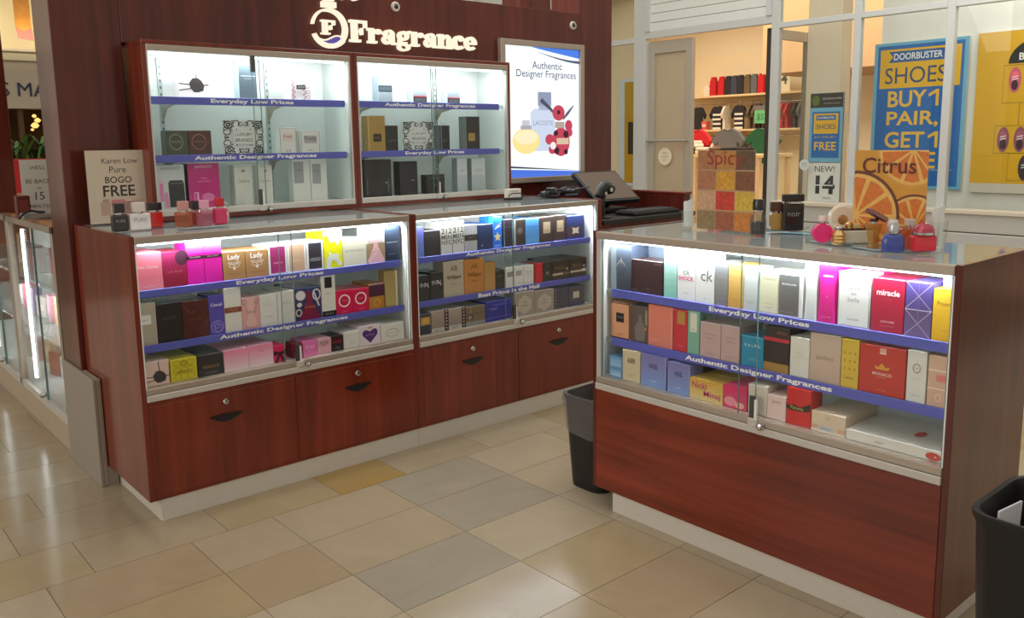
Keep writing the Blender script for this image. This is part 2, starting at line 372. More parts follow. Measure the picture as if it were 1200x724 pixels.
# ---- lit lettering
SIGN = emis((255, 238, 212), 1.05); SIDE = P((120, 90, 60), .5)
def S_box(L, x0, x1, z0, z1): L.append([(x0, z0), (x1, z0), (x1, z1), (x0, z1)])
def S_arc(L, cx, cz, rx, rz, a0, a1, wd, n=20):
    o = ell(cx, cz, rx + wd / 2, rz + wd / 2 * .85, n, a0, a1 - 1e-6 if a1 - a0 >= 360 else a1); i = ell(cx, cz, rx - wd / 2, rz - wd / 2 * .85, n, a0, a1 - 1e-6 if a1 - a0 >= 360 else a1)
    for k in range(n): L.append([o[k % len(o)], o[(k + 1) % len(o)], i[(k + 1) % len(i)], i[k % len(i)]])
def S_ball(L, cx, cz, r): L.append(ell(cx, cz, r, r, 16))
def glyph(ch):
    L = []
    if ch == 'F':
        S_box(L, .12, .42, 0, 1.45); S_box(L, 0, .6, 0, .17); S_box(L, 0, .98, 1.28, 1.45); S_box(L, .84, .98, .98, 1.3); S_box(L, .4, .68, .64, .8); S_box(L, .62, .74, .5, .95); w_ = 1.04
    elif ch == 'r':
        S_box(L, .1, .36, 0, 1); S_box(L, 0, .52, 0, .16); S_box(L, 0, .3, .84, 1); S_arc(L, .58, .62, .26, .28, 60, 180, .17); S_ball(L, .68, .78, .15); w_ = .86
    elif ch == 'a':
        S_arc(L, .32, .3, .21, .22, 0, 360, .19); S_box(L, .48, .73, .05, .72); S_arc(L, .42, .68, .24, .25, 0, 165, .17); S_ball(L, .2, .7, .12); S_box(L, .6, .9, 0, .15); w_ = .92
    elif ch == 'g':
        S_arc(L, .4, .66, .24, .25, 0, 360, .2); S_ball(L, .76, .92, .12); S_box(L, .55, .74, .84, .96); S_box(L, .1, .26, .1, .45); S_box(L, .12, .6, .1, .24); S_arc(L, .41, -.12, .3, .2, 0, 360, .17); w_ = .88
    elif ch == 'n':
        S_box(L, .08, .34, 0, 1); S_box(L, 0, .45, 0, .16); S_box(L, 0, .3, .84, 1); S_arc(L, .55, .64, .22, .27, 0, 180, .19); S_box(L, .64, .9, 0, .66); S_box(L, .54, 1, 0, .16); w_ = 1.02
    elif ch == 'c':
        S_arc(L, .42, .5, .3, .41, 50, 318, .24); S_ball(L, .62, .74, .14); w_ = .82
    elif ch == 'e':
        S_arc(L, .42, .5, .3, .41, 0, 318, .22); S_box(L, .15, .82, .43, .58); w_ = .88
    elif ch == 't':
        S_box(L, .15, .4, .1, 1.3); S_box(L, 0, .6, .84, 1); S_arc(L, .45, .22, .18, .16, 180, 340, .17); w_ = .66
    elif ch == "'":
        S_box(L, .05, .25, 1.0, 1.4); w_ = .32
    elif ch == 's':
        S_arc(L, .35, .74, .22, .19, 20, 270, .18); S_arc(L, .35, .28, .24, .2, -160, 90, .18); w_ = .7
    return L, w_
def letter(parent, ch, x, z, k, dep=.028, kx=None):
    L, w_ = glyph(ch); b = MB(); kx = kx or k
    for p in L:
        p = [(q[0] * kx, q[1] * k) for q in p]
        b.prism(p, -dep, -.004, SIGN)
    b.obj('letter', parent, (x, 0, z))
    return w_ * kx
sg = thing('shop_sign', 'lit cream slab serif lettering reading Fragrance with round bottle emblem', 'sign', (1.222, .71, 1.94))
x = .112; zb = -.056; kx = .0985; kz = .0735
for ch in 'Fragrance': x += letter(sg, ch, x, zb, kz, .028, kx) 
x = -.03
for ch in "nt's": x += letter(sg, ch, x, .143, .07, .028, .075)
b = MB()
for a0, a1, w0, w1 in [(-160, 170, .010, .024)]:
    N = 60; o = []; i_ = []
    for k in range(N + 1):
        a = math.radians(a0 + (a1 - a0) * k / N + 0); wd = w0 + (w1 - w0) * math.sin(PI * min(1, k / N * 1.15 + .05)) ** .6
        r0 = .098
        o.append((r0 * math.cos(a), r0 * .96 * math.sin(a))); i_.append(((r0 - wd) * math.cos(a), (r0 - wd) * .96 * math.sin(a)))
    for k in range(N): b.prism([o[k], o[k + 1], i_[k + 1], i_[k]], -.028, -.004, SIGN)
b.obj('emblem_ring', sg)
b = MB(); b.prism([(-.038, .098), (.038, .098), (.038, .125), (-.038, .125)], -.028, -.004, SIGN); b.prism([(-.028, .13), (.028, .13), (.028, .16), (-.028, .16)], -.028, -.004, SIGN)
b.obj('emblem_cap', sg)
letter(sg, 'F', -.045, -.03, .047, .028, .075)
b = MB(); wv = [(-.075 + .15 * k / 16, -.052 + .012 * math.sin(2 * PI * k / 16 + PI)) for k in range(17)]; lo = [(p[0], -.052 - .036 * math.sin(PI * k / 16) ** .8) for k, p in enumerate(wv)]
for k in range(16): b.prism([wv[k], wv[k + 1], lo[k + 1], lo[k]], -.024, -.004, emis((120, 96, 200), .55))
b.obj('emblem_wave', sg)
b = MB(); b.ribbon([(p[0], p[1] + .006) for p in wv], .008, -.026, SIGN); b.ribbon([(p[0] * 1.05, p[1] - .005) for p in lo], .007, -.026, SIGN); b.obj('emblem_wave_outline', sg)
for (px, py, lab) in [(463, 8, 'small white ring fitting with dark centre above the lit lettering'), (671, 30, 'small white ring fitting with dark centre above the lit poster')]:
    p = at(1, .71, px, py)
    k = thing('ring_spotlight', lab, 'spotlight', (p.x, .71, p.z), group='ring fittings on the header panel')
    b = MB(); b.lathe([(.026, 0), (.026, -.006), (.022, -.012), (.013, -.012), (.012, -.004)], P((205, 196, 190), .4), axis='y'); b.obj('ring', k)
    b = MB(); b.lathe([(.012, -.004), (.012, -.010), (.008, -.014), (.001, -.016)], BLACK, c=(.002, -.002), axis='y'); b.obj('lens', k)

# ---- lit poster
lx0, lx1, lz0, lz1 = 2.305, 2.985, 1.135, 1.965
lb = thing('light_box', 'backlit poster of designer fragrances in a grey frame on the mahogany wall', 'light box', ((lx0 + lx1) / 2, .71, lz0))
W, Hh = lx1 - lx0, lz1 - lz0; b = MB(); fw = .034
for a in [(-W / 2, -W / 2 + fw, 0, Hh), (W / 2 - fw, W / 2, 0, Hh), (-W / 2 + fw - .001, W / 2 - fw + .001, .0005, fw), (-W / 2 + fw - .001, W / 2 - fw + .001, Hh - fw, Hh - .0005)]: b.box(a[0], a[1], -.035, 0, a[2], a[3], STEEL, .004)
b.obj('frame', lb)
def E_(c, s=1.0): return emis(c, s)
b = MB(); X0, Z0, pw, ph = -W / 2 + fw, fw, W - 2 * fw, Hh - 2 * fw
b.box(X0, X0 + pw, -.016, -.006, Z0, Z0 + ph, E_((238, 246, 255), 1.12))
def U(u, v): return (X0 + u * pw, Z0 + v * ph)
def pu(pts, y, c, s=1.): b.flat([U(*p) for p in pts], y, E_(c, s))
def lerp(f, n=14): return [f(k / n) for k in range(n + 1)]
top = lerp(lambda t: (.35 + .65 * t, 1 - .065 * t ** .9))
b2 = top
pu([(1, 1)] + [(p[0], max(p[1], 0)) for p in top], -.0165, (74, 128, 232), 1.0)
b.ribbon([U(.42 + .58 * t, .965 - .06 * math.sin(t * PI / 2) ** 1.1) for t in [k / 14 for k in range(15)]], [.001 + .016 * k / 14 for k in range(15)], -.0168, E_((96, 104, 122), .8))
pu([(0, 0), (1, 0), (1, .02)] + lerp(lambda t: (1 - t, .03 + .035 * t)), -.0165, (74, 118, 226), 1.)
b.ribbon([U(t, .085 - .05 * t) for t in [k / 10 for k in range(11)]], [.012 - .0011 * k for k in range(11)], -.0168, E_((60, 66, 84), .7))
b.text('Authentic', *U(.56, .865), .40 * pw, -.0168, E_((70, 74, 84), .6)); b.text('Designer Fragrances', *U(.555, .79), .80 * pw, -.0168, E_((70, 74, 84), .6))
# bottles printed on the poster
pu([(.33, .2), (.66, .2), (.66, .5), (.6, .53), (.38, .53), (.33, .5)], -.0166, (206, 216, 238), 1.); pu([(.43, .55), (.61, .55), (.61, .66), (.43, .66)], -.0167, (150, 160, 190), .9); pu([(.44, .52), (.6, .52), (.6, .56), (.44, .56)], -.0167, (178, 188, 212), .9)
b.text('LACOSTE', *U(.5, .42), .26 * pw, -.0169, E_((150, 158, 180), .8))
b.flat([U(*p) for p in ell(.27, .28, .18, .10)], -.0168, E_((250, 228, 150), 1.)); b.flat([U(*p) for p in ell(.27, .31, .15, .055)], -.0169, E_((252, 240, 196), 1.)); pu([(.2, .37), (.34, .37), (.34, .40), (.2, .40)], -.0169, (176, 178, 190), .9); pu([(.22, .40), (.32, .40), (.32, .44), (.22, .44)], -.0169, (208, 208, 214), .9)
RD = (196, 62, 88)
b.ribbon([U(.47, .6), U(.6, .53), U(.7, .46)], [.028, .02, .012], -.01685, E_((80, 84, 100), .8)); b.ribbon([U(.92, .56), U(.84, .5), U(.77, .45)], [.006, .02, .012], -.01685, E_((96, 100, 116), .8))
for (u, v, ru, rv) in [(.74, .27, .125, .115), (.71, .50, .085, .062), (.585, .29, .06, .042), (.62, .21, .05, .036), (.85, .40, .052, .045), (.86, .345, .045, .035)]: b.flat([U(*p) for p in ell(u, v, ru, rv)], -.0170 - random.random() * .0004, E_(RD, 1.))
pu([(.66, .38), (.79, .38), (.79, .43), (.66, .43)], -.0175, (186, 170, 160), .9)
for (u, v, ru, rv) in [(.68, .2, .035, .03), (.81, .33, .035, .03), (.67, .34, .03, .022), (.81, .19, .028, .022), (.71, .505, .022, .018)]: b.flat([U(*p) for p in ell(u, v, ru, rv)], -.0176, E_((70, 24, 40), .6))
pu([(.68, .25), (.85, .25), (.85, .30), (.68, .30)], -.0177, (226, 200, 170), .9); b.flat([U(*p) for p in ell(.63, .24, .04, .03)], -.0178, E_((244, 236, 232), 1.))
b.obj('poster', lb)
l_ = area('poster_glow', ((lx0 + lx1) / 2, .66, (lz0 + lz1) / 2), ((lx0 + lx1) / 2, -1, (lz0 + lz1) / 2), .55, .7, 2.2, (.9, .95, 1)); 

# ================================================================== DISPLAY CASES
def strip_part(parent, x0, x1, y, z0, z1, txt, tx0, tx1):
    b = MB(); b.box(x0, x1, y, y + .006, z0, z1, BLUE, .001)
    b.text(txt, (tx0 + tx1) / 2, (z0 + z1) / 2 - .001, tx1 - tx0, y - .0006, P((252, 252, 255), .4), bold=.03, sq=(z1 - z0) * .70)
    return b.obj('price_strip', parent)
def pane_part(parent, x0, x1, y, z0, z1):
    b = MB(); b.box(x0 + .003, x1 - .003, y, y + .005, z0, z1, GLASS); b.box(x0, x0 + .0016, y, y + .005, z0, z1, GEDGE); b.box(x1 - .0016, x1, y, y + .005, z0, z1, GEDGE)
    return b.obj('glass_door', parent)
def led_lines(parent, pw, segs):
    b = MB()
    for s_ in segs: b.box(*s_, emis((236, 250, 255), 3.5))
    return b.obj('led_strip', parent)
def lock_parts(parent, x, z, y=0.):
    b = MB(); b.box(x - .013, x + .003, y - .006, y + .004, z - .0, z + .07, P((78, 80, 78), .4, .5), .001); b.box(x + .003, x + .012, y - .004, y + .004, z - .004, z + .06, P((240, 240, 236), .4), .001); b.box(x - .014, x + .018, y - .012, y - .002, z - .026, z, STEELW, .002)
    b.obj('lock_clip', parent)
    b = MB(); b.lathe([(.011, 0), (.012, -.004), (.012, -.018), (.009, -.024), (.004, -.026)], CHROME, c=(x + .034, z - .018), axis='y', z0=y - .001)
    b.obj('lock_knob', parent)
def drawer_part(parent, x0, x1, z0, z1, hx, hz, lx, lz):
    b = MB(); b.box(x0, x1, -.004, .012, z0, z1, CHERRY, .0015); d_ = b.obj('drawer', parent)
    n = 12; hw = .062
    b = MB(); pts = [(hx - hw + 2 * hw * k / n, hz + .014 + .003 * math.sin(PI * k / n)) for k in range(n + 1)]; lo = [(hx + hw - 2 * hw * k / n, hz + .012 - .026 * math.sin(PI * k / n) ** .75) for k in range(n + 1)]
    b.prism(pts + lo[1:-1], -.0065, -.0041, BLACK); b.prism([(p[0], p[1]) for p in pts] + [(p[0], p[1] - .006) for p in reversed(pts)], -.012, -.0045, P((40, 30, 26), .35, .3))
    b.obj('cup_handle', d_)
    b = MB(); b.lathe([(.0125, 0), (.0125, -.004), (.010, -.007), (.004, -.008)], CHROME, c=(lx, lz), axis='y', z0=-.004); b.box(lx - .001, lx + .001, -.0135, -.0118, lz - .004, lz + .004, BLACK)
    b.obj('drawer_lock', d_)
ZG = .5125                                                     # inner floor of the base cases
def base_case(root, W, D, H, kz, ki0, ki1, zs, strips, ov, drawers, back, wl=.018, wr=.018, front=None, grain=CHERRY, side=CHERRY, dimled=1., post=0.):
    MB().box(0, wl, 0, D, kz, H, side, .001).obj('side_panel', root); MB().box(W - wr, W, 0, D, kz, H, side, .001).obj('side_panel', root)
    b = MB(); b.box(ki0, ki1, .004, .016, 0, kz, KICK, .001); b.box(ki0, ki0 + .012, .016, D - .02, 0, kz, KICK); b.box(ki1 - .012, ki1, .016, D - .02, 0, kz, KICK); b.obj('kick_plate', root)
    b = MB(); b.box(wl, W - wr, D - .016, D, kz, H - .012, WHITE); b.box(wl, wl + .003, .03, D - .016, ZG, H - .03, WHITE); b.box(W - wr - .003, W - wr, .03, D - .016, ZG, H - .03, WHITE); b.box(wl, W - wr, .02, D - .016, ZG - .018, ZG - .002, WHITE)
    b.obj('white_liner', root)
    b = MB(); i0, i1 = wl, W - wr
    b.box(i0, i1, -.006, .02, H - .028, H - .002, STEEL, .002); b.box(i0, i1, -.004, .03, .489, ZG, STEEL, .002); b.box(i0, i1, -.008, .02, .464, .488, STEELW, .002)
    b.box(i0, i0 + .004 + post, .0, .022, ZG, H - .028, STEELW if post else WHITE); b.box(i1 - .004, i1, .0, .022, ZG, H - .028, WHITE); 
    b.obj('frame', root)
    MB().box(i0, i1, .02, D - .03, H - .010, H - .003, GLASSTOP).obj('counter_top', root)
    if front: MB().box(wl, W - wr, -.002, .016, kz, .463, front, .001).obj('front_panel', root)
    else: MB().box(wl, W - wr, .0, .018, kz, .463, grain, .001).obj('face_frame', root)
    for a in drawers: drawer_part(root, *a)
    zt = H - .03
    pane_part(root, i0 + .005 + post, ov + .03, .008, ZG - .006, zt); pane_part(root, ov - .03, i1 - .005, .0015, ZG - .006, zt)
    lock_parts(root, ov + .03, .512, .0)
    for (z0, z1), (txt, t0, t1), (sx0, sx1) in zip(zs, strips, back):
        b = MB(); b.box(wl + .004, W - wr - .004, .047, .36, z0 + .006, z1 - .005, SHELFG, .001); s_ = b.obj('shelf', root)
        strip_part(s_, sx0, sx1, .039, z0, z1, txt, t0, t1)
        b = MB()
        for q in (.16 * W, .84 * W): b = MB(); b.prism([(.36, z0), (D - .02, z0 + .0), (D - .02, z0 - .07), (.5, z0 - .02)], q, q + .004, STEEL, 'x'); b.obj('shelf_bracket', root)
    led_lines(root, W, [(i0 + .02, i1 - .02, .024, .034, zt - .008, zt + .001)])
    return root
# -- left counter case
H1 = 1.07
L1 = thing('display_case', 'cherry wood glass counter case at the left end, full of pink cartons', 'display case', (0, 0, 0), group='glass counter cases')
LZ = [(.840, .868), (.636, .664)]
def tx(y, z, a, b_, off=0): return (xat(a, y, z) - off, xat(b_, y, z) - off)
base_case(L1, 1.198, .70, H1, .0856, .04, 1.198, LZ,
          [('Everyday Low Prices', *tx(.039, .855, 277, 379)), ('Authentic Designer Fragrances', *tx(.039, .65, 257.5, 407.5))], .592,
          [(.024, .595, .098, .446, .306, .345, .306, .409), (.602, 1.176, .098, .446, .889, .345, .889, .409)], [(.021, 1.157), (.027, 1.168)])
# -- middle counter case
L2 = thing('display_case', 'cherry wood glass counter case below the lit poster, full of dark cartons', 'display case', (1.199, 0, 0), group='glass counter cases')
o = 1.199
base_case(L2, 1.222, .70, H1, .0856, .0, 1.19, LZ,
          [('Authentic Designer Fragrances', *tx(.039, .855, 546, 645, o)), ('Best Prices in the Mall', *tx(.039, .65, 560.5, 632, o))], 1.765 - o,
          [(.035, 1.806 - o, .098, .446, 1.519 - o, .345, 1.519 - o, .409), (1.813 - o, 1.190, .098, .446, 2.09 - o, .345, 2.09 - o, .409)], [(.045, 1.17), (.048, 1.165)], wr=.036)
# -- separate counter on the right (turned a quarter turn)
XR, YF, YN, HR = 1.3291, -.9746, -2.2653, 1.0557
R1 = thing('display_case', 'separate cherry wood glass counter case in front, with one plain lower panel', 'display case', (XR, YF, 0), -PI / 2, group='glass counter cases')
def ty(x, z, a, b_): return (YF - yat(a, x, z), YF - yat(b_, x, z))
RZ = [(.812, .842), (.630, .660)]
base_case(R1, YF - YN, .52, HR, .0777, .097, 1.262, RZ,
          [('Everyday Low Prices', *ty(XR + .039, .827, 831, 948.5)), ('Authentic Designer Fragrances', *ty(XR + .039, .645, 803, 975))], YF + 1.64,
          [], [(.058, 1.268), (.058, 1.265)], front=wood('cherry_level_front', (72, 22, 11), (146, 58, 34), 'y', s=.8), side=MAHOG, post=.016)
def case_lights(root, W, D, zt, p):
    area('case_led', (0, 0, 0), (0, 0, -1), W - .1, .02, p, (.93, .98, 1)).parent = root
    l = [c for c in root.children if c.name.startswith('case_led')][-1]
    l.location = (W / 2, .045, zt); l.rotation_euler = Euler_down(.5)
from mathutils import Euler
def Euler_down(t): return Euler((t, 0, 0))
for r_, W_, D_, H_, p_ in [(L1, 1.198, .7, H1, 6.), (L2, 1.222, .7, H1, 6.5), (R1, 1.29, .52, HR, 6.5)]: case_lights(r_, W_, D_, H_ - .034, p_)

# -- wall cases above the counter
HY = .52
def wall_case(root, W, z0, z1, dep, zs, strips, sx, ov, lp):
    t = .018
    b = MB(); b.box(0, t, 0, dep, z0, z1, CHERRY, .001); b.obj('side_panel', root); MB().box(W - t, W, 0, dep, z0, z1, CHERRY, .001).obj('side_panel', root)
    MB().box(0, W, 0, dep, z1, z1 + .018, CHERRY, .002).obj('top_panel', root); MB().box(t, W - t, 0, dep, z0, z0 + .020, CHERRY, .001).obj('bottom_rail', root)
    b = MB(); b.box(t, W - t, dep - .012, dep, z0 + .02, z1, WHITE); b.box(t, t + .003, .02, dep, z0 + .04, z1, WHITE); b.box(W - t - .003, W - t, .02, dep, z0 + .04, z1, WHITE); b.box(t, W - t, .02, dep - .012, z0 + .02, z0 + .038, WHITE); b.box(t, W - t, .03, dep - .012, z1 - .004, z1, WHITE)
    for q in (.15, .66): 
        b.box(q * W, q * W + .018, dep - .022, dep - .012, z0 + .05, z1 - .03, P((196, 206, 204), .4, .3)); 
        zz = z0 + .08
        while zz < z1 - .06: b.box(q * W + .006, q * W + .012, dep - .0226, dep - .0218, zz, zz + .012, P((70, 74, 74), .5)); zz += .03
    b.obj('white_liner', root)
    b = MB(); b.box(t, W - t, -.005, .02, z1 - .026, z1, STEEL, .002); b.box(t, W - t, -.005, .02, z0 + .02, z0 + .046, STEELW, .002); b.box(t, t + .006, 0, .02, z0 + .046, z1 - .026, STEELW); b.box(W - t - .008, W - t, 0, .02, z0 + .046, z1 - .026, STEELW)
    b.obj('frame', root)
    pane_part(root, t + .006, ov + .02, .010, z0 + .046, z1 - .026); pane_part(root, ov - .02, W - t - .006, .003, z0 + .046, z1 - .026)
    for (a, c), (txt, t0, t1) in zip(zs, strips):
        s_ = MB().box(t + .006, W - t - .006, .034, dep - .03, a + .008, c - .006, SHELFG, .001).obj('shelf', root)
        strip_part(s_, sx[0], sx[1], .027, a, c, txt, t0, t1)
        b = MB()
        for q in (.15, .66): b = MB(); b.prism([(.08, a + .006), (dep - .02, a + .006), (dep - .02, a - .06), (dep - .04, a - .05), (dep - .08, a - .012)], q * W + .007, q * W + .011, STEEL, 'x'); b.obj('shelf_bracket', root)
    led_lines(root, W, [(t + .02, W - t - .02, .024, .036, z1 - .036, z1 - .027)])
    l = area('case_led', (0, 0, 0), (0, 0, -1), W - .1, .02, lp, (.92, .98, 1), root); l.location = (W / 2, .05, z1 - .032); l.rotation_euler = (.35, 0, 0)
HZ = [(1.556, 1.588), (1.314, 1.345)]
K1 = thing('wall_display_case', 'lit wall case with sliding glass at the left, holding pink and white gift sets', 'display case', (.264, HY, 0), group='lit wall cases')
o = .264
wall_case(K1, .978, 1.072, 1.795, .28, HZ, [('Everyday Low Prices', *tx(.547, 1.57, 247, 344, o)), ('Authentic Designer Fragrances', *tx(.547, 1.33, 228, 371, o))], (.03, .94), xat(305, .52, 1.4) - o, 3.6)
MB().box(xat(292.5, .52, 1.76) - o, xat(298, .52, 1.76) - o, -.008, .006, 1.70, 1.771, P((84, 88, 84), .35, .4), .002).obj('door_catch', K1)
lock_parts(K1, xat(300, .52, 1.11) - o + .03, 1.116)
K2 = thing('wall_display_case', 'lit wall case with sliding glass next to the lit poster, holding black boxes', 'display case', (1.243, HY, 0), group='lit wall cases')
o = 1.243
wall_case(K2, .990, 1.072, 1.795, .28, HZ, [('Authentic Designer Fragrances', *tx(.547, 1.57, 451, 557, o)), ('Everyday Low Prices', *tx(.547, 1.33, 475, 544, o))], (.03, .93), xat(511, .52, 1.4) - o, 3.6)
lock_parts(K2, xat(514, .52, 1.12) - o, 1.118)

# ================================================================== PERFUME CARTONS
# printed marks on a carton front, in fractions of its width (u) and height (v)
W_, K_ = (240, 240, 238), (22, 21, 22)
def print_on(b, wd, h, dec):
    y = -.0003
    for d in dec:
        y -= .0002; k = d[0]
        X = lambda u: -wd / 2 + u * wd
        Z = lambda v: v * h
        if k == 'r': b.flat([(X(d[1]), Z(d[2])), (X(d[3]), Z(d[2])), (X(d[3]), Z(d[4])), (X(d[1]), Z(d[4]))], y, INK(d[5]))
        elif k == 't': b.text(d[1], X(d[2]), Z(d[3]), d[4] * wd, y, INK(d[5]), hmax=(d[6] if len(d) > 6 else .3) * h, bold=d[7] if len(d) > 7 else 0)
        elif k == 'T': b.text(d[1], X(d[2]), Z(d[3]), d[4] * wd, y, INK(d[6]), sq=d[5] * h, bold=.015)
        elif k == 'e': b.flat([(X(p[0]), Z(p[1])) for p in ell(d[1], d[2], d[3], d[4])], y, INK(d[5]))
        elif k == 'o': b.ribbon([(X(p[0]), Z(p[1])) for p in ell(d[1], d[2], d[3], d[4])], d[6] * wd, y, INK(d[5]), closed=True)
        elif k == 'p': b.flat([(X(p[0]), Z(p[1])) for p in d[1]], y, INK(d[2]))
        elif k == 'l': b.ribbon([(X(p[0]), Z(p[1])) for p in d[1]], d[3] * wd, y, INK(d[2]))
        elif k == 'g':   # printed fade from colour a (bottom) to b (top)
            n = 8
            for i in range(n):
                c = tuple(d[5][j] + (d[6][j] - d[5][j]) * (i + .5) / n for j in range(3))
                b.flat([(X(d[1]), Z(d[2] + (d[4] - d[2]) * i / n)), (X(d[3]), Z(d[2] + (d[4] - d[2]) * i / n)), (X(d[3]), Z(d[2] + (d[4] - d[2]) * (i + 1) / n)), (X(d[1]), Z(d[2] + (d[4] - d[2]) * (i + 1) / n))], y, INK(c))
CARD_EDGE = 0
def carton(wd, h, dp, c, dec=(), top=None, side=None, shape='box'):
    b = MB(); m = P(c, .38, amp=.03, coat=.25)
    if shape == 'waist':   # carton with sides curving in towards the middle
        n = 10
        o_ = [(-wd / 2 * (1 - .18 * math.sin(PI * i / n)), h * i / n) for i in range(n + 1)]
        b.prism(o_ + [(-p[0], p[1]) for p in reversed(o_)], 0, dp, m)
        b.flat([(p[0] * .97, p[1]) for p in o_] + [(-p[0] * .97, p[1]) for p in reversed(o_)], -.0002, m)
    else:
        b.box(-wd / 2, wd / 2, 0, dp, 0, h, m, .0012)
        b.box(-wd / 2 + .003, wd / 2 - .003, .0015, .0022, h - .0005, h + .0003, P(tuple(v * .8 for v in c), .5))   # tuck flap slit of the lid
    if top: b.box(-wd / 2 + .002, wd / 2 - .002, .002, dp - .002, h - .001, h + .0006, P(top, .5))
    if side:
        b.box(-wd / 2 - .0006, -wd / 2 + .001, .002, dp - .002, .002, h - .002, P(side, .5)); b.box(wd / 2 - .001, wd / 2 + .0006, .002, dp - .002, .002, h - .002, P(side, .5))
    print_on(b, wd, h, dec)
    return b
def splat(u, v, r): return [('p', [(u + r * math.cos(a * .7) * (1 + .12 * math.sin(a * 5)), v + r * math.sin(a * .7) * (1 + .1 * math.cos(a * 4))) for a in range(9)], (58, 54, 54)), ('l', [(0.02, v + .05), (u, v)], (60, 56, 56), .03), ('l', [(.02, v - .16), (u, v - .06)], (60, 56, 56), .03), ('l', [(u, v), (u - .03, .99)], (60, 56, 56), .03), ('l', [(u, v), (.98, v + .02)], (60, 56, 56), .035)]
def rim(c, w_=.1, v=.08): return [('r', w_, v, 1 - w_, 1 - v, c)]
def lines(c, *vs): return [('r', .3, v, .7, v + .018, c) for v in vs]
DOVE = [(.08, .02), (.3, .02), (.42, .36), (.6, .3), (.78, .08), (.98, .12), (.8, .34), (.74, .5), (.95, .5), (.62, .62), (.42, .6), (.36, .72), (.26, .68), (.28, .56), (.12, .44)]
# every row: (left px, right px, px and row of the top edge, colour, what it looks like, printed marks, options)
ROWS = []
ROWS.append(('L', 'top shelf, left counter case', .866, .052, [
 (156.8, 192.2, 171.5, 296.5, (240, 128, 150), 'pale pink carton with white lettering', [('t', 'Pink Cactus', .5, .62, .7, W_, .12), ('g', 0, .0, 1, .3, (246, 150, 165), (240, 128, 150)), ('t', 'eau de toilette', .5, .1, .4, W_)], dict(n=1)),
 (192.2, 220.2, 203, 295, (160, 26, 62), 'crimson carton with dark dot', [('g', 0, .05, 1, 1, (150, 20, 50), (176, 50, 110)), ('e', .82, .82, .28, .22, (84, 40, 66)), ('t', 'Lola Rose', .5, .45, .6, (216, 120, 140), .1)], dict(n=1)),
 (220.4, 240.7, 231, 283, (226, 24, 168), 'hot magenta black-banded carton beside the crimson one', [('g', 0, .72, 1, 1, (236, 60, 190), (250, 130, 220)), ('r', 0, .6, 1, .67, (30, 14, 26)), ('t', 'VIVA LA JUICY', .5, .635, .8, W_, .04)], dict(n=1)),
 (240.9, 261.6, 251, 281.5, (222, 24, 166), 'hot magenta black-banded carton beside the gold ones', [('g', 0, .72, 1, 1, (236, 60, 190), (250, 130, 220)), ('r', 0, .6, 1, .67, (30, 14, 26)), ('t', 'VIVA LA JUICY', .5, .635, .8, W_, .04)], {}),
 (262.4, 288.5, 274, 294.5, (172, 130, 80), 'gold brown carton with white script, next to magenta', [('t', 'Lady', .5, .78, .55, W_, .25, .03), ('o', .38, .5, .1, .06, W_, .02), ('o', .62, .5, .1, .06, W_, .02), ('e', .5, .4, .06, .05, W_), ('t', 'MILLION', .5, .6, .55, W_), ('t', 'EAU DE PARFUM', .5, .2, .5, (90, 66, 40))], dict(n=1)),
 (288.8, 315.2, 301, 292.5, (172, 130, 80), 'gold brown carton with white script, next to white', [('t', 'Lady', .5, .78, .55, W_, .25, .03), ('o', .38, .5, .1, .06, W_, .02), ('o', .62, .5, .1, .06, W_, .02), ('e', .5, .4, .06, .05, W_), ('t', 'MILLION', .5, .6, .55, W_), ('t', 'EAU DE PARFUM', .5, .2, .5, (90, 66, 40))], dict(n=1)),
 (315.6, 337.4, 325, 287, (232, 234, 236), 'white carton with magenta panel', rim((164, 48, 112), .1, .06) + [('t', 'NARCISO', .5, .4, .5, (226, 180, 205))], dict(n=1)),
 (337.8, 359.8, 349, 284.5, (232, 234, 236), 'white carton with tan panel', rim((206, 172, 142), .1, .06) + [('t', 'NARCISO', .5, .4, .5, (232, 210, 190))], dict(n=1)),
 (360.1, 380, 369, 282.5, (232, 234, 236), 'white carton with charcoal panel', rim((48, 50, 60), .12, .06) + [('t', 'NARCISO', .5, .4, .6, (200, 200, 206)), ('r', .2, .33, .8, .345, (200, 200, 206))], dict(n=1)),
 (380.6, 402.2, 390, 270.5, (236, 236, 24), 'bright yellow carton with white bird', [('p', [(p[0], p[1] * .62) for p in DOVE], (226, 236, 230)), ('p', [(.0, 1), (.0, .86), (.2, .9), (.34, .68), (.6, .72), (.72, .6), (1, .78), (1, 1)], (246, 248, 226))], dict(n=1)),  # pale patch at the top is overexposure painted onto the carton
 (402.4, 430, 415, 279.5, (226, 226, 206), 'ivory carton with grey lettering', [('t', 'VICTOR & ROLF', .5, .55, .85, (140, 140, 126), .1)], dict(n=1)),
 (430.2, 451.8, 440, 264, (242, 238, 236), 'white and brown carton tied with pink bow', [('r', 0, 0, 1, .53, (164, 140, 112)), ('p', [(.12, 0), (.88, 0), (.97, .06), (.62, .45), (.62, .6), (.38, .6), (.38, .45), (.03, .06)], (236, 192, 198)), ('e', .5, .64, .42, .1, (240, 206, 212)), ('l', [(.1, .06), (.6, .32)], (250, 226, 230), .04), ('t', 'FLOWERBOMB', .5, .3, .6, (196, 140, 150))], {}),
 (452.2, 469.3, 460, 264, (42, 56, 82), 'slim navy carton with white line', [('g', 0, .0, 1, 1, (34, 46, 70), (86, 104, 130)), ('r', .08, .52, .82, .54, (200, 206, 214)), ('t', 'MIDNIGHT', .45, .2, .5, (150, 160, 176))], dict(d=.06))]))
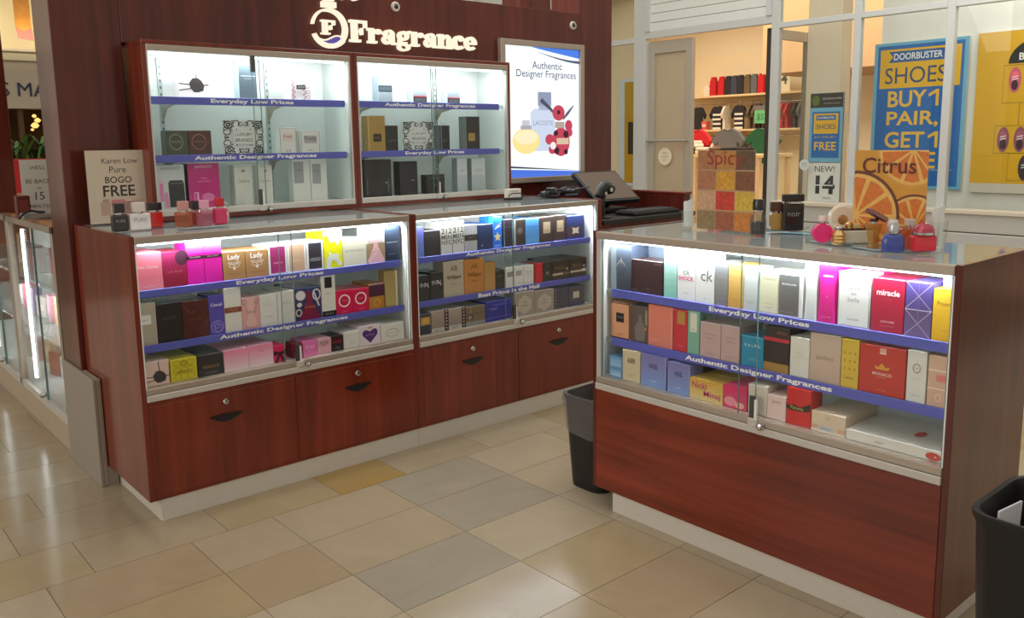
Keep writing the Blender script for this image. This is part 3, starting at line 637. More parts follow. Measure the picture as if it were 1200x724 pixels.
ROWS.append(('L', 'middle shelf, left counter case', .662, .052, [
 (164, 185.8, 174, 355, (178, 170, 152), 'taupe carton with white label', [('l', [(.05, .3), (.95, .85)], (190, 160, 96), .02), ('l', [(.1, .9), (.95, .2)], (190, 160, 96), .02), ('o', .8, .4, .14, .09, (190, 160, 96), .02), ('r', .05, .5, .7, .72, (228, 228, 222)), ('t', 'burberry', .38, .6, .4, (120, 120, 116))], dict(n=1)),
 (186.5, 215.8, 199, 355, (34, 27, 27), 'black carton with faint lettering', [('t', 'ENCRE', .5, .62, .5, (96, 84, 80), .1)], dict(n=1)),
 (215.8, 246.5, 230, 351.5, (78, 30, 20), 'dark brown shrink-wrapped carton', [('t', 'FAHRENHEIT', .5, .5, .6, (120, 70, 52)), ('l', [(.02, .9), (.25, .7)], (150, 96, 74), .015), ('l', [(.3, .66), (.5, .72)], (150, 96, 74), .015), ('l', [(.8, .3), (.98, .5)], (150, 96, 74), .015)], dict(n=1)),
 (246.7, 264.5, 254, 345.5, (84, 74, 176), 'violet carton with swirl flower', [('t', 'Casual', .5, .76, .75, (222, 222, 246), .14, .02), ('o', .5, .2, .4, .15, (150, 144, 220), .05), ('o', .55, .17, .24, .1, (150, 144, 220), .05), ('o', .45, .24, .16, .08, (150, 144, 220), .05)], dict(n=1)),
 (264.8, 284.7, 272, 337, (228, 228, 222), 'tall white carton with brown band', [('r', 0, .44, 1, .56, (140, 72, 44)), ('t', 'PARIS', .5, .5, .6, (190, 130, 100)), ('t', 'eau de parfum', .5, .12, .4, (180, 180, 176))], {}),
 (284.9, 305.6, 294, 348, (228, 172, 168), 'pink carton printed with bottle outline', [('p', [(.15, .96), (.85, .96), (.66, .62), (.86, .2), (.76, .06), (.24, .06), (.14, .2), (.34, .62)], (234, 190, 184)), ('o', .16, .86, .12, .07, (120, 110, 110), .025), ('o', .84, .86, .12, .07, (120, 110, 110), .025), ('t', 'NINA', .5, .54, .5, (160, 120, 120)), ('l', [(.16, .78), (.34, .5), (.14, .2), (.25, .06), (.75, .06), (.86, .2), (.66, .5), (.84, .78)], (170, 140, 140), .02)], dict(n=1)),
 (305.9, 326, 315, 344.5, (230, 229, 224), 'plain white carton with curly lines', [('o', .35, .74, .16, .05, (196, 196, 192), .02), ('o', .6, .7, .14, .06, (196, 196, 192), .02), ('t', 'eternity', .5, .3, .5, (186, 186, 182))], dict(n=1)),
 (326.4, 347.2, 337, 340.5, (224, 224, 220), 'plain white carton by the glass door edge', [('t', 'pure', .5, .62, .5, (190, 190, 186)), ('t', 'white', .5, .3, .3, (190, 190, 186))], dict(n=1)),
 (347.6, 377.5, 362, 336.8, (44, 50, 100), 'navy carton with maroon triangle and white circles', [('e', .2, .78, .2, .16, (232, 226, 230)), ('o', .2, .78, .2, .16, (90, 100, 160), .03), ('o', .82, .76, .14, .16, (226, 222, 228), .05), ('l', [(.7, .9), (.9, .4)], (226, 222, 228), .06), ('e', .14, .5, .1, .07, (226, 222, 228)), ('o', .1, .26, .1, .1, (214, 206, 190), .05), ('p', [(.1, 0), (.98, 0), (.62, .56), (.6, .9), (.42, .9), (.4, .56)], (128, 24, 66)), ('t', 'fantasy', .55, .4, .55, (200, 130, 80), .12)], dict(n=1)),
 (378, 394.4, 386, 322.5, (230, 228, 222), 'tall white carton with black square', [('r', .24, .7, .76, .96, (24, 22, 24)), ('r', 0, 0, 1, .14, (28, 27, 28)), ('t', 'so eau', .5, .56, .4, (150, 146, 140)), ('t', 'REEBOK', .5, .07, .6, (150, 150, 150))], {}),
 (394.7, 413.8, 404, 340, (216, 20, 80), 'red pink carton with white ring, beside white', [('o', .5, .56, .32, .24, W_, .07), ('e', .5, .56, .22, .16, (196, 20, 74)), ('t', 'COCO', .5, .57, .3, (240, 170, 190)), ('t', 'couture', .5, .1, .4, (240, 150, 180))], dict(n=1)),
 (413.9, 432.8, 423, 337.8, (216, 20, 80), 'red pink carton with white ring, beside amber', [('o', .5, .58, .32, .24, W_, .07), ('e', .5, .58, .22, .16, (196, 20, 74)), ('t', 'COCO', .5, .59, .3, (240, 170, 190)), ('t', 'couture', .5, .12, .4, (240, 150, 180))], dict(n=1)),
 (433.1, 451, 442, 332, (190, 130, 52), 'amber and dark purple carton', [('r', 0, .5, 1, .96, (76, 36, 60)), ('r', 0, .96, 1, 1, (190, 160, 170)), ('o', .5, .25, .2, .14, (222, 168, 84), .06)], dict(n=1)),
 (452, 466.5, 459, 317, (176, 156, 98), 'tall gold carton with cream edge', [('r', .86, 0, 1, 1, (232, 222, 190)), ('g', .05, .02, .82, .98, (186, 166, 104), (160, 142, 90))], dict(n=0))]))
ROWS.append(('L', 'floor, left counter case', ZG, .03, [
 (168.5, 199.5, 184, 423, (228, 198, 188), 'beige pink carton with black wax seal', splat(.62, .34, .26), dict(n=1)),
 (201, 232, 216, 419.6, (214, 204, 46), 'mustard yellow baroque carton', [('o', .25 + .25 * (i % 3), .2 + .3 * (i // 3), .14, .12, (190, 172, 30), .03) for i in range(9)] + [('t', 'VERSACE', .5, .42, .7, (130, 110, 20), .12), ('o', .5, .78, .09, .09, (120, 100, 20), .02)], dict(n=1)),
 (232.6, 263, 247, 414.5, (36, 30, 28), 'black carton with bronze lettering', [('t', 'VERSACE', .5, .42, .66, (150, 120, 70), .14, .01), ('r', 0, 0, 1, .3, (40, 42, 46)), ('t', 'crystal', .5, .14, .4, (110, 116, 120))], dict(n=1)),
 (263.3, 292.3, 277, 409.5, (240, 176, 200), 'pink fading carton next to black', [('g', 0, 0, 1, 1, (246, 228, 234), (240, 140, 178)), ('t', 'VERSACE', .5, .5, .6, (226, 176, 196), .1)], dict(n=1)),
 (292.6, 321, 307, 403.6, (240, 176, 200), 'pink fading carton next to the bow', [('g', 0, 0, 1, 1, (246, 228, 234), (240, 140, 178)), ('t', 'VERSACE', .5, .5, .6, (226, 176, 196), .1), ('o', .5, .75, .08, .08, (214, 130, 160), .02)], dict(n=1)),
 (321.3, 335.8, 328, 404.6, (222, 30, 96), 'hot pink carton with black bow', [('p', [(.0, .72), (.45, .6), (.55, .6), (1, .78), (1, .4), (.6, .5), (.95, 0), (.7, 0), (.5, .4), (.3, 0), (.05, 0), (.4, .5), (0, .42)], (40, 14, 28))], dict(n=1)),
 (345.8, 355.4, 351, 402.4, (140, 26, 50), 'narrow maroon and purple carton', [('r', 0, 0, 1, .42, (176, 90, 160)), ('t', 'pure', .5, .7, .6, (190, 90, 110))], dict(n=1)),
 (355.6, 372.2, 363, 399.6, (234, 122, 190), 'bright pink carton with pale lettering', [('t', 'PURE', .5, .62, .7, (248, 190, 226), .2, .02), ('t', 'lace', .5, .4, .3, (248, 190, 226)), ('g', 0, 0, 1, .35, (240, 150, 206), (234, 122, 190))], dict(n=1)),
 (372.4, 388.7, 380.5, 396.2, (232, 178, 196), 'dusty pink carton with grey lettering', [('r', 0, .5, 1, .9, (220, 170, 178)), ('t', 'PURE', .5, .72, .7, (150, 110, 112), .2, .02), ('t', 'silk', .5, .56, .3, (150, 110, 112))], dict(n=1)),
 (389, 403, 396, 393.2, (38, 36, 42), 'black carton with maroon lettering', [('r', .08, .42, .94, .9, (56, 20, 34)), ('t', 'PURE', .5, .62, .7, (170, 44, 70), .2, .02), ('t', 'night', .5, .24, .4, (150, 150, 154))], dict(n=1)),
 (403.2, 421.6, 412, 388.2, (226, 225, 218), 'plain white squat carton', [('t', 'vera', .5, .36, .3, (170, 168, 164))], dict(n=1)),
 (421.8, 446.5, 434, 380.8, (232, 216, 228), 'lilac white carton with purple heart', [('p', [(.5, .1), (.14, .52), (.14, .68), (.24, .78), (.38, .76), (.5, .68), (.62, .78), (.78, .8), (.86, .68), (.84, .5)], (84, 46, 122)), ('t', 'princess', .5, .52, .4, (190, 160, 210)), ('p', [(.4, .84), (.36, .96), (.46, .9), (.5, .98), (.54, .9), (.64, .96), (.6, .84)], (190, 160, 110))], dict(n=1)),
 (447, 474, 460, 378.6, (230, 229, 222), 'white carton with embossed oval', [('o', .5, .48, .26, .22, (196, 192, 184), .03), ('o', .46, .44, .28, .22, (206, 202, 196), .02), ('t', 'Romance', .5, .48, .3, (170, 166, 160))], dict(n=1))]))
TANL = [('r', .26, .36, .78, .8, (192, 172, 146)), ('t', 'BOSS', .52, .46, .3, (120, 104, 84))]
ROWS.append(('L', 'top shelf, middle counter case', .866, .052, [
 (488.8, 497.2, 493, 266, (98, 112, 186), 'narrow periwinkle carton at the end', [('g', 0, 0, 1, 1, (96, 116, 178), (104, 108, 196))], {}),
 (497.8, 516.5, 507, 270, (45, 42, 45), 'charcoal carton beside the number cartons', [('r', .12, .78, .9, .8, (70, 66, 70)), ('r', .12, .1, .9, .72, (52, 48, 50))], dict(n=1)),
 (517, 530.4, 523, 260.5, (188, 188, 180), 'silver carton with big numbers, beside charcoal', [('T', '212', .5, .73, .9, .17, K_), ('T', 'MEN', .5, .54, .9, .14, (70, 70, 68)), ('T', 'NYC', .5, .37, .9, .14, (60, 60, 58))], dict(n=1)),
 (530.8, 544.2, 537, 258.8, (188, 188, 180), 'silver carton with big numbers, beside banded silver', [('T', '212', .5, .73, .9, .17, K_), ('T', 'MEN', .5, .54, .9, .14, (70, 70, 68)), ('T', 'NYC', .5, .37, .9, .14, (60, 60, 58))], dict(n=1)),
 (544.6, 559.6, 552, 263.6, (160, 160, 160), 'silver carton with dark centre band', [('r', 0, .42, 1, .64, (50, 44, 42)), ('g', 0, .64, 1, 1, (160, 160, 162), (120, 122, 128)), ('t', 'HUGO', .5, .53, .4, (120, 110, 100))], dict(n=1)),
 (559.8, 577.8, 569, 262.5, (30, 45, 82), 'dark navy plain carton', [('e', .3, .18, .05, .04, (140, 130, 120))], dict(n=1, back=(40, 110, 210))),
 (578, 588.6, 582, 254, (36, 110, 214), 'tall bright blue carton with gold star', [('p', [(.5 + (.42 if i % 2 == 0 else .2) * math.sin(i * PI / 5), .36 + (.16 if i % 2 == 0 else .075) * math.cos(i * PI / 5)) for i in range(10)], (226, 206, 150)), ('l', [(.2, .62), (.8, .72)], (220, 232, 246), .1), ('l', [(.3, .68), (.9, .8)], (200, 160, 130), .06), ('t', 'sport', .5, .08, .7, (180, 214, 250))], dict(n=1)),
 (589.6, 602.2, 596, 256.6, (44, 38, 52), 'blackish carton beside the blue star one', [('r', .2, .7, .9, .72, (90, 84, 96))], dict(n=1)),
 (604.2, 615.6, 610, 256.8, (60, 50, 46), 'dark brown carton with round medallion', [('o', .45, .56, .22, .11, (150, 140, 128), .05), ('e', .45, .56, .12, .06, (130, 120, 108)), ('r', -.2, 0, 0.02, 1, (150, 160, 164))], dict(n=1)),
 (616, 632, 624, 256, (76, 142, 204), 'sky blue carton with thin line', [('r', 0, .68, 1, .7, (46, 104, 170)), ('g', 0, 0, 1, .6, (96, 160, 214), (70, 136, 200))], dict(n=1)),
 (632.4, 648.5, 640, 254, (70, 58, 55), 'brown carton with tan label, beside sky blue', TANL, dict(n=1)),
 (648.7, 663.8, 656, 252, (70, 58, 55), 'brown carton with tan label, beside navy', TANL, dict(n=1)),
 (664.2, 685, 675, 252.3, (48, 62, 122), 'navy carton with brown zone and bow label', [('r', 0, .12, .8, .55, (80, 56, 62)), ('p', [(.3, .22), (.5, .26), (.68, .22), (.64, .36), (.68, .5), (.5, .46), (.3, .5), (.34, .36)], (214, 206, 196))], {})]))
ABW = [('t', 'AB', .5, .8, .36, (80, 66, 50), .14), ('t', 'William', .5, .55, .7, (70, 56, 42), .12, .02), ('t', 'parfum', .5, .36, .3, (140, 116, 90))]
ROWS.append(('L', 'middle shelf, middle counter case', .662, .052, [
 (491.8, 503.8, 498, 322.4, (44, 42, 45), 'black carton with white letters, at the end', [('t', 'INN', .5, .62, .8, (206, 206, 206), .16), ('l', [(.55, .7), (.95, .5)], (206, 206, 206), .05)], dict(n=1)),
 (504.2, 519.9, 512, 318.6, (44, 42, 45), 'black carton with white letters, beside silver', [('t', 'INN', .5, .62, .7, (206, 206, 206), .16), ('l', [(.5, .7), (.85, .5)], (206, 206, 206), .05)], dict(n=1)),
 (520.4, 544.2, 532, 306, (188, 178, 158), 'tall silvery tan carton with monogram', ABW, {}),
 (544.6, 567.7, 556, 303.5, (198, 132, 62), 'tall amber carton with monogram', [(d[0], d[1], d[2], d[3], d[4], (120, 78, 34), *d[6:]) for d in ABW], {}),
 (568, 580.6, 574, 307, (192, 148, 88), 'plain ochre carton beside the amber monogram', [('g', 0, 0, 1, 1, (196, 152, 92), (184, 140, 80))], dict(n=1)),
 (581, 591.6, 586, 316.6, (56, 51, 42), 'small dark olive carton', [('t', 'polo', .5, .7, .6, (120, 112, 96)), ('t', 'black', .5, .3, .5, (110, 102, 86))], dict(n=1)),
 (592.2, 602.6, 598, 313.3, (230, 229, 224), 'white carton with grey square, beside olive', [('r', .22, .52, .9, .78, (150, 148, 144))], dict(n=1)),
 (602.9, 613.7, 608, 311.8, (230, 229, 224), 'white carton with grey square, middle of three', [('r', .14, .52, .8, .78, (166, 164, 160)), ('t', 'white', .5, .2, .5, (190, 190, 188))], dict(n=1)),
 (613.9, 625.6, 620, 310.4, (230, 229, 224), 'white carton with grey lettering, beside red', [('t', 'CK be', .5, .66, .6, (160, 158, 154), .2), ('r', .2, .52, .8, .54, (190, 190, 188))], dict(n=1)),
 (625.9, 636.2, 631, 308.4, (204, 32, 42), 'slim red carton', [('r', 0, 0, .16, 1, (150, 18, 30)), ('r', .3, .7, .9, .72, (230, 90, 90))], dict(n=1)),
 (636.5, 646.8, 641, 306.8, (52, 46, 42), 'black brown carton beside the red one', [('t', 'PS', .5, .42, .6, (170, 160, 150), .14, .02), ('t', 'men', .5, .8, .3, (130, 120, 110))], dict(n=1)),
 (647.2, 667.5, 657, 304.8, (56, 42, 34), 'brown carton with silver bar, beside black', [('r', .02, .24, .62, .34, (206, 180, 150)), ('r', .66, .24, .98, .34, (110, 96, 84)), ('t', 'GUCCI', .4, .62, .5, (150, 120, 90)), ('e', .84, .52, .04, .06, (206, 200, 190))], dict(n=1)),
 (667.9, 687.2, 677, 302.3, (56, 42, 34), 'brown carton with silver bar, at the end', [('r', .02, .26, .68, .36, (206, 180, 150)), ('r', .7, .26, 1, .4, (210, 206, 200)), ('t', 'GUCCI', .4, .64, .5, (150, 120, 90)), ('e', .84, .56, .04, .06, (206, 200, 190))], dict(n=1))]))
HEX = lambda: [('p', [(.5, .04), (.84, .26), (.84, .62), (.5, .86), (.16, .62), (.16, .26)], (196, 184, 172)), ('t', 'The', .5, .56, .2, (120, 112, 104), .1), ('t', 'Vetiver', .5, .42, .4, (120, 112, 104), .1), ('g', 0, 0, 1, .02, (150, 170, 176), (160, 148, 138))]
SIL = lambda t: [('g', 0, .2, .74, 1, (150, 138, 128), (176, 160, 146)), ('r', .0, 0, .74, .18, (206, 206, 202)), ('r', .76, 0, 1, 1, (70, 22, 40))] + [('e', .88, .12 + .16 * i, .05, .035, (206, 190, 196)) for i in range(6)] + [('t', t, .36, .08, .4, (120, 120, 118))]
ROWS.append(('L', 'floor, middle counter case', ZG, .03, [
 (492.6, 505.4, 499, 368, (36, 46, 70), 'small navy carton with gold patch', [('r', .05, .45, .95, .85, (196, 146, 64)), ('e', .5, .66, .3, .14, (216, 172, 90))], dict(n=1)),
 (506, 525.8, 515, 364, (168, 154, 142), 'silver carton with dotted maroon stripe, beside navy', SIL('azzaro'), dict(n=1)),
 (526.2, 546, 536, 361, (168, 154, 142), 'silver carton with dotted maroon stripe, beside brown', SIL('sport'), dict(n=1)),
 (546.3, 569, 557, 358.8, (120, 102, 80), 'brown silver carton with black rectangle', [('r', 0, 0, 1, .2, (140, 146, 146)), ('r', .05, .6, 1, .64, (90, 72, 54)), ('r', .05, .3, .34, .56, (60, 52, 46)), ('r', .1, .34, .29, .52, (150, 140, 130)), ('r', .2, .64, .3, .96, (150, 120, 80))], dict(n=1)),
 (569.6, 599.5, 584, 352, (28, 34, 150), 'royal blue wide carton', [('t', 'acqua', .28, .6, .3, (130, 140, 220), .2), ('e', .55, .8, .3, .06, (70, 84, 200)), ('l', [(.02, .16), (.98, .2)], (90, 100, 214), .015)], dict(n=1)),
 (603.6, 626.3, 615, 341.5, (164, 152, 142), 'tall grey tan carton with hexagon, beside the lock', HEX(), {}),
 (626.6, 649.6, 638, 339.5, (164, 152, 142), 'tall grey tan carton with hexagon, beside slate', HEX(), {}),
 (650, 666, 658, 337.5, (70, 68, 86), 'slate carton with letters down its edge', [('e', .06, .12 + .16 * i, .03, .03, (180, 180, 186)) for i in range(6)], {}),
 (666.3, 685, 675, 335.5, (74, 70, 84), 'slate carton with cream label', [('r', .28, .4, .66, .74, (206, 196, 182)), ('r', 0, 0, 1, .2, (62, 66, 100))], {})]))
R0 = .040
ROWS.append(('R', 'top shelf, separate counter case', .840, R0 + .012, [
 (715.2, 739.6, 727, 287, (70, 80, 100), 'tall grey blue carton with silver emblem', [('r', 0, 0, .28, 1, (134, 148, 160)), ('g', .3, 0, 1, 1, (50, 58, 66), (100, 114, 138)), ('l', [(.32, .56), (.52, .68), (.7, .56)], (206, 190, 190), .03), ('l', [(.52, .72), (.52, .58)], (206, 190, 190), .03), ('r', .1, .53, .95, .537, (120, 134, 148))], dict(n=1)),
 (739.9, 776.2, 758, 305.2, (50, 25, 28), 'wide maroon black carton', [('t', 'GUCCI', .84, .92, .22, (130, 100, 104)), ('t', 'guilty', .55, .16, .14, (120, 90, 94)), ('t', 'intense', .1, .1, .16, (120, 90, 94))], dict(n=1, back=(84, 94, 108), hb=1.35)),
 (777.8, 793, 786, 290.5, (150, 206, 194), 'mint fading carton', [('g', 0, 0, 1, 1, (126, 198, 180), (214, 232, 238)), ('t', 'escape', .5, .76, .5, (220, 236, 236))], {}),
 (793.3, 814.2, 804, 292, (234, 238, 238), 'white carton with pink scribbled word', [('t', 'ck', .52, .56, .36, (120, 124, 128), .16), ('t', 'SHOCK', .5, .43, .86, (222, 40, 130), .14, .025), ('t', 'one', .5, .14, .3, (190, 190, 190))], {}),
 (814.5, 836.8, 826, 296.5, (234, 238, 238), 'white carton with two grey letters', [('t', 'ck', .6, .55, .62, (100, 104, 108), .26), ('t', 'be', .6, .42, .1, (150, 150, 150)), ('t', 'eau', .5, .1, .2, (190, 190, 190))], {}),
 (837.6, 852.6, 846, 306.6, (128, 128, 128), 'pewter carton with fine lettering', [('g', 0, 0, 1, 1, (120, 118, 116), (154, 158, 164)), ('t', 'euphoria', .5, .66, .6, (170, 170, 170)), ('t', 'for men', .5, .12, .5, (90, 90, 90))], dict(n=1)),
 (853, 871, 863, 310.5, (214, 170, 84), 'honey gold carton', [('g', 0, 0, 1, 1, (206, 158, 70), (236, 206, 130)), ('t', 'euphoria', .5, .86, .6, (190, 150, 70)), ('t', 'eau de parfum', .5, .18, .5, (150, 110, 50))], dict(n=1)),
 (871.3, 886.8, 879, 313, (208, 216, 216), 'silvery white slim carton', [('g', 0, 0, 1, 1, (196, 204, 204), (230, 236, 238)), ('t', 'truth', .5, .2, .6, (170, 176, 176))], dict(n=1)),
 (889, 911.8, 901, 318.5, (216, 216, 186), 'pale cream green carton', [('r', .06, .04, .94, .97, (222, 222, 192)), ('t', 'Obsession', .5, .84, .7, (160, 150, 110), .1), ('t', 'eau de parfum', .5, .24, .5, (170, 164, 130)), ('r', .3, .14, .7, .15, (140, 134, 104))], dict(n=1)),
 (912.2, 940, 927, 321.4, (226, 228, 226), 'charcoal panelled carton with white letters', [('g', 0, .03, .84, .97, (104, 98, 90), (112, 116, 118)), ('t', 'MICHAEL KORS', .42, .76, .6, W_, .05, .02), ('r', .06, .1, .6, .11, (150, 146, 140))], dict(n=1)),
 (941.6, 956.8, 950, 309, (226, 232, 230), 'white waisted carton', [('e', .5, .88, .06, .012, (170, 170, 170)), ('g', .2, .02, .8, .9, (206, 216, 214), (236, 240, 240))], dict(shape='waist')),
 (957.4, 978.8, 969, 309, (226, 30, 150), 'hot pink waisted carton', [('r', .26, .78, .8, .81, (250, 200, 232)), ('g', .2, .03, .8, .74, (214, 26, 120), (236, 40, 170)), ('t', 'U', .5, .45, .1, (250, 170, 220)), ('t', 'pour elle', .5, .1, .5, (246, 150, 210))], dict(shape='waist', n=1)),
 (980.6, 1018, 1000, 319.2, (228, 232, 230), 'white carton edged in black', [('r', .02, .015, .98, .985, (70, 72, 74)), ('r', .035, .022, .965, .978, (230, 234, 232)), ('t', 'La vie', .5, .72, .4, (150, 152, 150), .09), ('t', 'est', .5, .61, .18, (150, 152, 150), .07), ('t', 'belle', .5, .5, .36, (150, 152, 150), .1), ('t', 'LANCOME', .5, .14, .36, (110, 110, 108), .04)], dict(n=1, back=(236, 60, 150))),
 (1019.8, 1057.8, 1040, 326.5, (176, 20, 60), 'wide crimson carton with white word', [('t', 'miracle', .5, .74, .76, (244, 214, 220), .11, .03), ('t', 'so magic', .5, .62, .3, (150, 90, 60)), ('t', 'LANCOME', .52, .2, .42, (226, 180, 186), .06, .01), ('t', 'eau de parfum', .5, .12, .42, (210, 110, 130))], dict(n=1)),
 (1058.6, 1090, 1075, 330.5, (84, 70, 142), 'purple carton with silver crossing lines', [('g', 0, .0, 1, .5, (118, 100, 146), (92, 74, 120)), ('l', [(0, 1), (1, .5)], (190, 186, 214), .022), ('l', [(0, .5), (1, 1)], (190, 186, 214), .022), ('l', [(0, .5), (1, 0)], (190, 180, 206), .022), ('l', [(0, 0), (1, .5)], (190, 180, 206), .022), ('r', 0, .49, 1, .505, (210, 206, 224)), ('r', .49, .02, .51, .98, (120, 100, 150))], dict(n=1)),
 (1091, 1119, 1108, 339, (236, 190, 38), 'golden yellow carton', [('g', 0, 0, 1, 1, (230, 178, 30), (246, 208, 60)), ('t', 'Poeme', .55, .72, .76, (150, 106, 30), .14), ('r', .4, .2, .8, .21, (196, 150, 40))], dict(n=1, back=(130, 140, 190), hb=1.16))]))
ANG = [('g', 0, 0, 1, 1, (130, 160, 222), (130, 124, 178)), ('T', 'ANGEL', .5, .66, .36, .16, (44, 40, 60)), ('t', 'mugler', .5, .2, .3, (190, 204, 240)), ('r', .97, 0, 1, 1, (160, 166, 206))]
ROWS.append(('R', 'middle shelf, separate counter case', .658, R0 + .012, [
 (716.2, 737.8, 727, 354.8, (226, 164, 124), 'peach carton with black square', [('r', 0, 0, 1, .03, (40, 36, 34)), ('r', 0, .97, 1, 1, (60, 50, 44)), ('r', .96, 0, 1, 1, (60, 50, 44)), ('r', .28, .46, .7, .72, (30, 28, 28)), ('t', 'coco', .5, .6, .3, (150, 140, 130)), ('t', 'paris', .5, .12, .3, (190, 130, 96))], dict(n=1)),
 (738.6, 759.3, 748, 358, (92, 82, 76), 'smoky brown carton with bottle print', [('p', [(.3, .05), (.8, .05), (.86, .4), (.66, .6), (.66, .75), (.46, .75), (.46, .6), (.24, .4)], (124, 112, 110)), ('r', .84, .5, .96, .9, (150, 136, 110)), ('e', .86, .4, .06, .05, (190, 130, 70))], {}),
 (759.6, 788, 774, 358.5, (226, 132, 112), 'salmon coral carton', [('g', 0, 0, 1, 1, (220, 130, 116), (230, 130, 104)), ('t', 'delices', .3, .16, .3, (240, 170, 156)), ('r', .96, 0, 1, 1, (240, 160, 146))], {}),
 (788.2, 805, 797, 363.2, (202, 48, 60), 'red carton with gold plate', [('r', .3, .66, .84, .97, (190, 138, 70)), ('t', 'must', .55, .14, .4, (236, 120, 126))], {}),
 (805.2, 819, 812, 364.6, (128, 180, 160), 'mint green carton with white tag', [('r', .22, .52, .8, .96, (226, 222, 206)), ('t', 'eau', .5, .58, .3, (180, 140, 120))], {}),
 (819.8, 844, 832, 378, (196, 166, 160), 'dusty rose carton, first of two', [('r', .16, .66, .84, .67, (150, 120, 118)), ('t', 'Euphoria', .5, .55, .6, (150, 120, 118), .06), ('t', 'blossom', .5, .14, .4, (170, 140, 136)), ('r', 0, .98, 1, 1, (206, 206, 206))], dict(n=1)),
 (844.2, 866.4, 856, 381.6, (196, 166, 160), 'dusty rose carton, second beside teal', [('r', .16, .66, .84, .67, (150, 120, 118)), ('t', 'Euphoria', .5, .55, .6, (150, 120, 118), .06), ('t', 'blossom', .5, .14, .4, (170, 140, 136)), ('r', 0, .98, 1, 1, (206, 206, 206))], dict(n=1)),
 (868.4, 894, 882, 394.2, (28, 140, 178), 'teal blue carton with spaced white letters', [('t', 'R A L P H', .5, .7, .8, (196, 226, 232), .1, .01), ('t', 'wild', .5, .26, .3, (110, 190, 210)), ('r', 0, .96, 1, 1, (60, 170, 206))], dict(n=1)),
 (894.3, 923.8, 909, 383, (44, 34, 28), 'black carton with red stripe and gold foot', [('r', 0, 0, 1, .2, (166, 130, 66)), ('r', 0, .68, 1, .76, (196, 50, 60)), ('t', 'amor', .72, .88, .42, (150, 100, 80), .08)], dict(n=1)),
 (924.8, 947.4, 937, 395.2, (226, 223, 212), 'folded white carton with centre seam', [('l', [(.1, .3), (.5, .6), (.95, .46)], (206, 202, 190), .015), ('r', 0, .5, 1, .512, (206, 202, 192)), ('t', 'pure', .5, .6, .3, (200, 196, 184))], dict(n=1)),
 (947.8, 984, 968, 392, (200, 176, 156), 'wide beige carton with thin script', [('t', 'perfect', .5, .5, .55, (150, 124, 104), .14), ('g', 0, 0, 1, .3, (190, 166, 146), (200, 176, 156))], {}),
 (984.4, 1004.8, 995, 397.5, (220, 184, 56), 'yellow carton dotted with small bees', [('e', .2 + .3 * (i % 3), .4 + .16 * (i // 3), .035, .03, (160, 126, 40)) for i in range(9)] + [('t', 'Celine', .45, .22, .6, (140, 100, 30), .14)], {}),
 (1005.6, 1059.2, 1033, 405.8, (194, 44, 28), 'large red carton with gold crown', [('r', .44, .84, .58, .96, (232, 196, 180)), ('r', .44, .89, .58, .9, (190, 44, 28)), ('r', .44, .925, .58, .935, (190, 44, 28)), ('p', [(.36, .52), (.34, .6), (.42, .57), (.5, .66), (.58, .57), (.68, .6), (.64, .52)], (222, 156, 60)), ('t', 'MONACO', .51, .43, .42, (244, 206, 190), .07, .015), ('t', 'parfums', .51, .36, .2, (230, 150, 120)), ('t', 'prestige', .5, .1, .2, (220, 120, 90))], dict(n=1)),
 (1060.6, 1083.6, 1073, 410.6, (228, 227, 218), 'tall white carton with round emblem', [('o', .5, .66, .18, .085, (170, 140, 130), .05), ('t', 'H', .5, .66, .12, (170, 140, 130), .1), ('t', 'eau de toilette', .5, .46, .5, (190, 186, 178)), ('t', '100 ml', .5, .14, .4, (180, 176, 168))], {}),
 (1085, 1112, 1099, 417, (216, 178, 152), 'peach carton stack with pale bands', [('r', 0, .70, 1, .73, (240, 216, 196)), ('r', .38, .5, .9, .64, (226, 130, 120)), ('r', 0, .34, 1, .37, (240, 216, 196)), ('o', .5, .18, .12, .07, (240, 206, 186), .05)], dict(n=1))]))
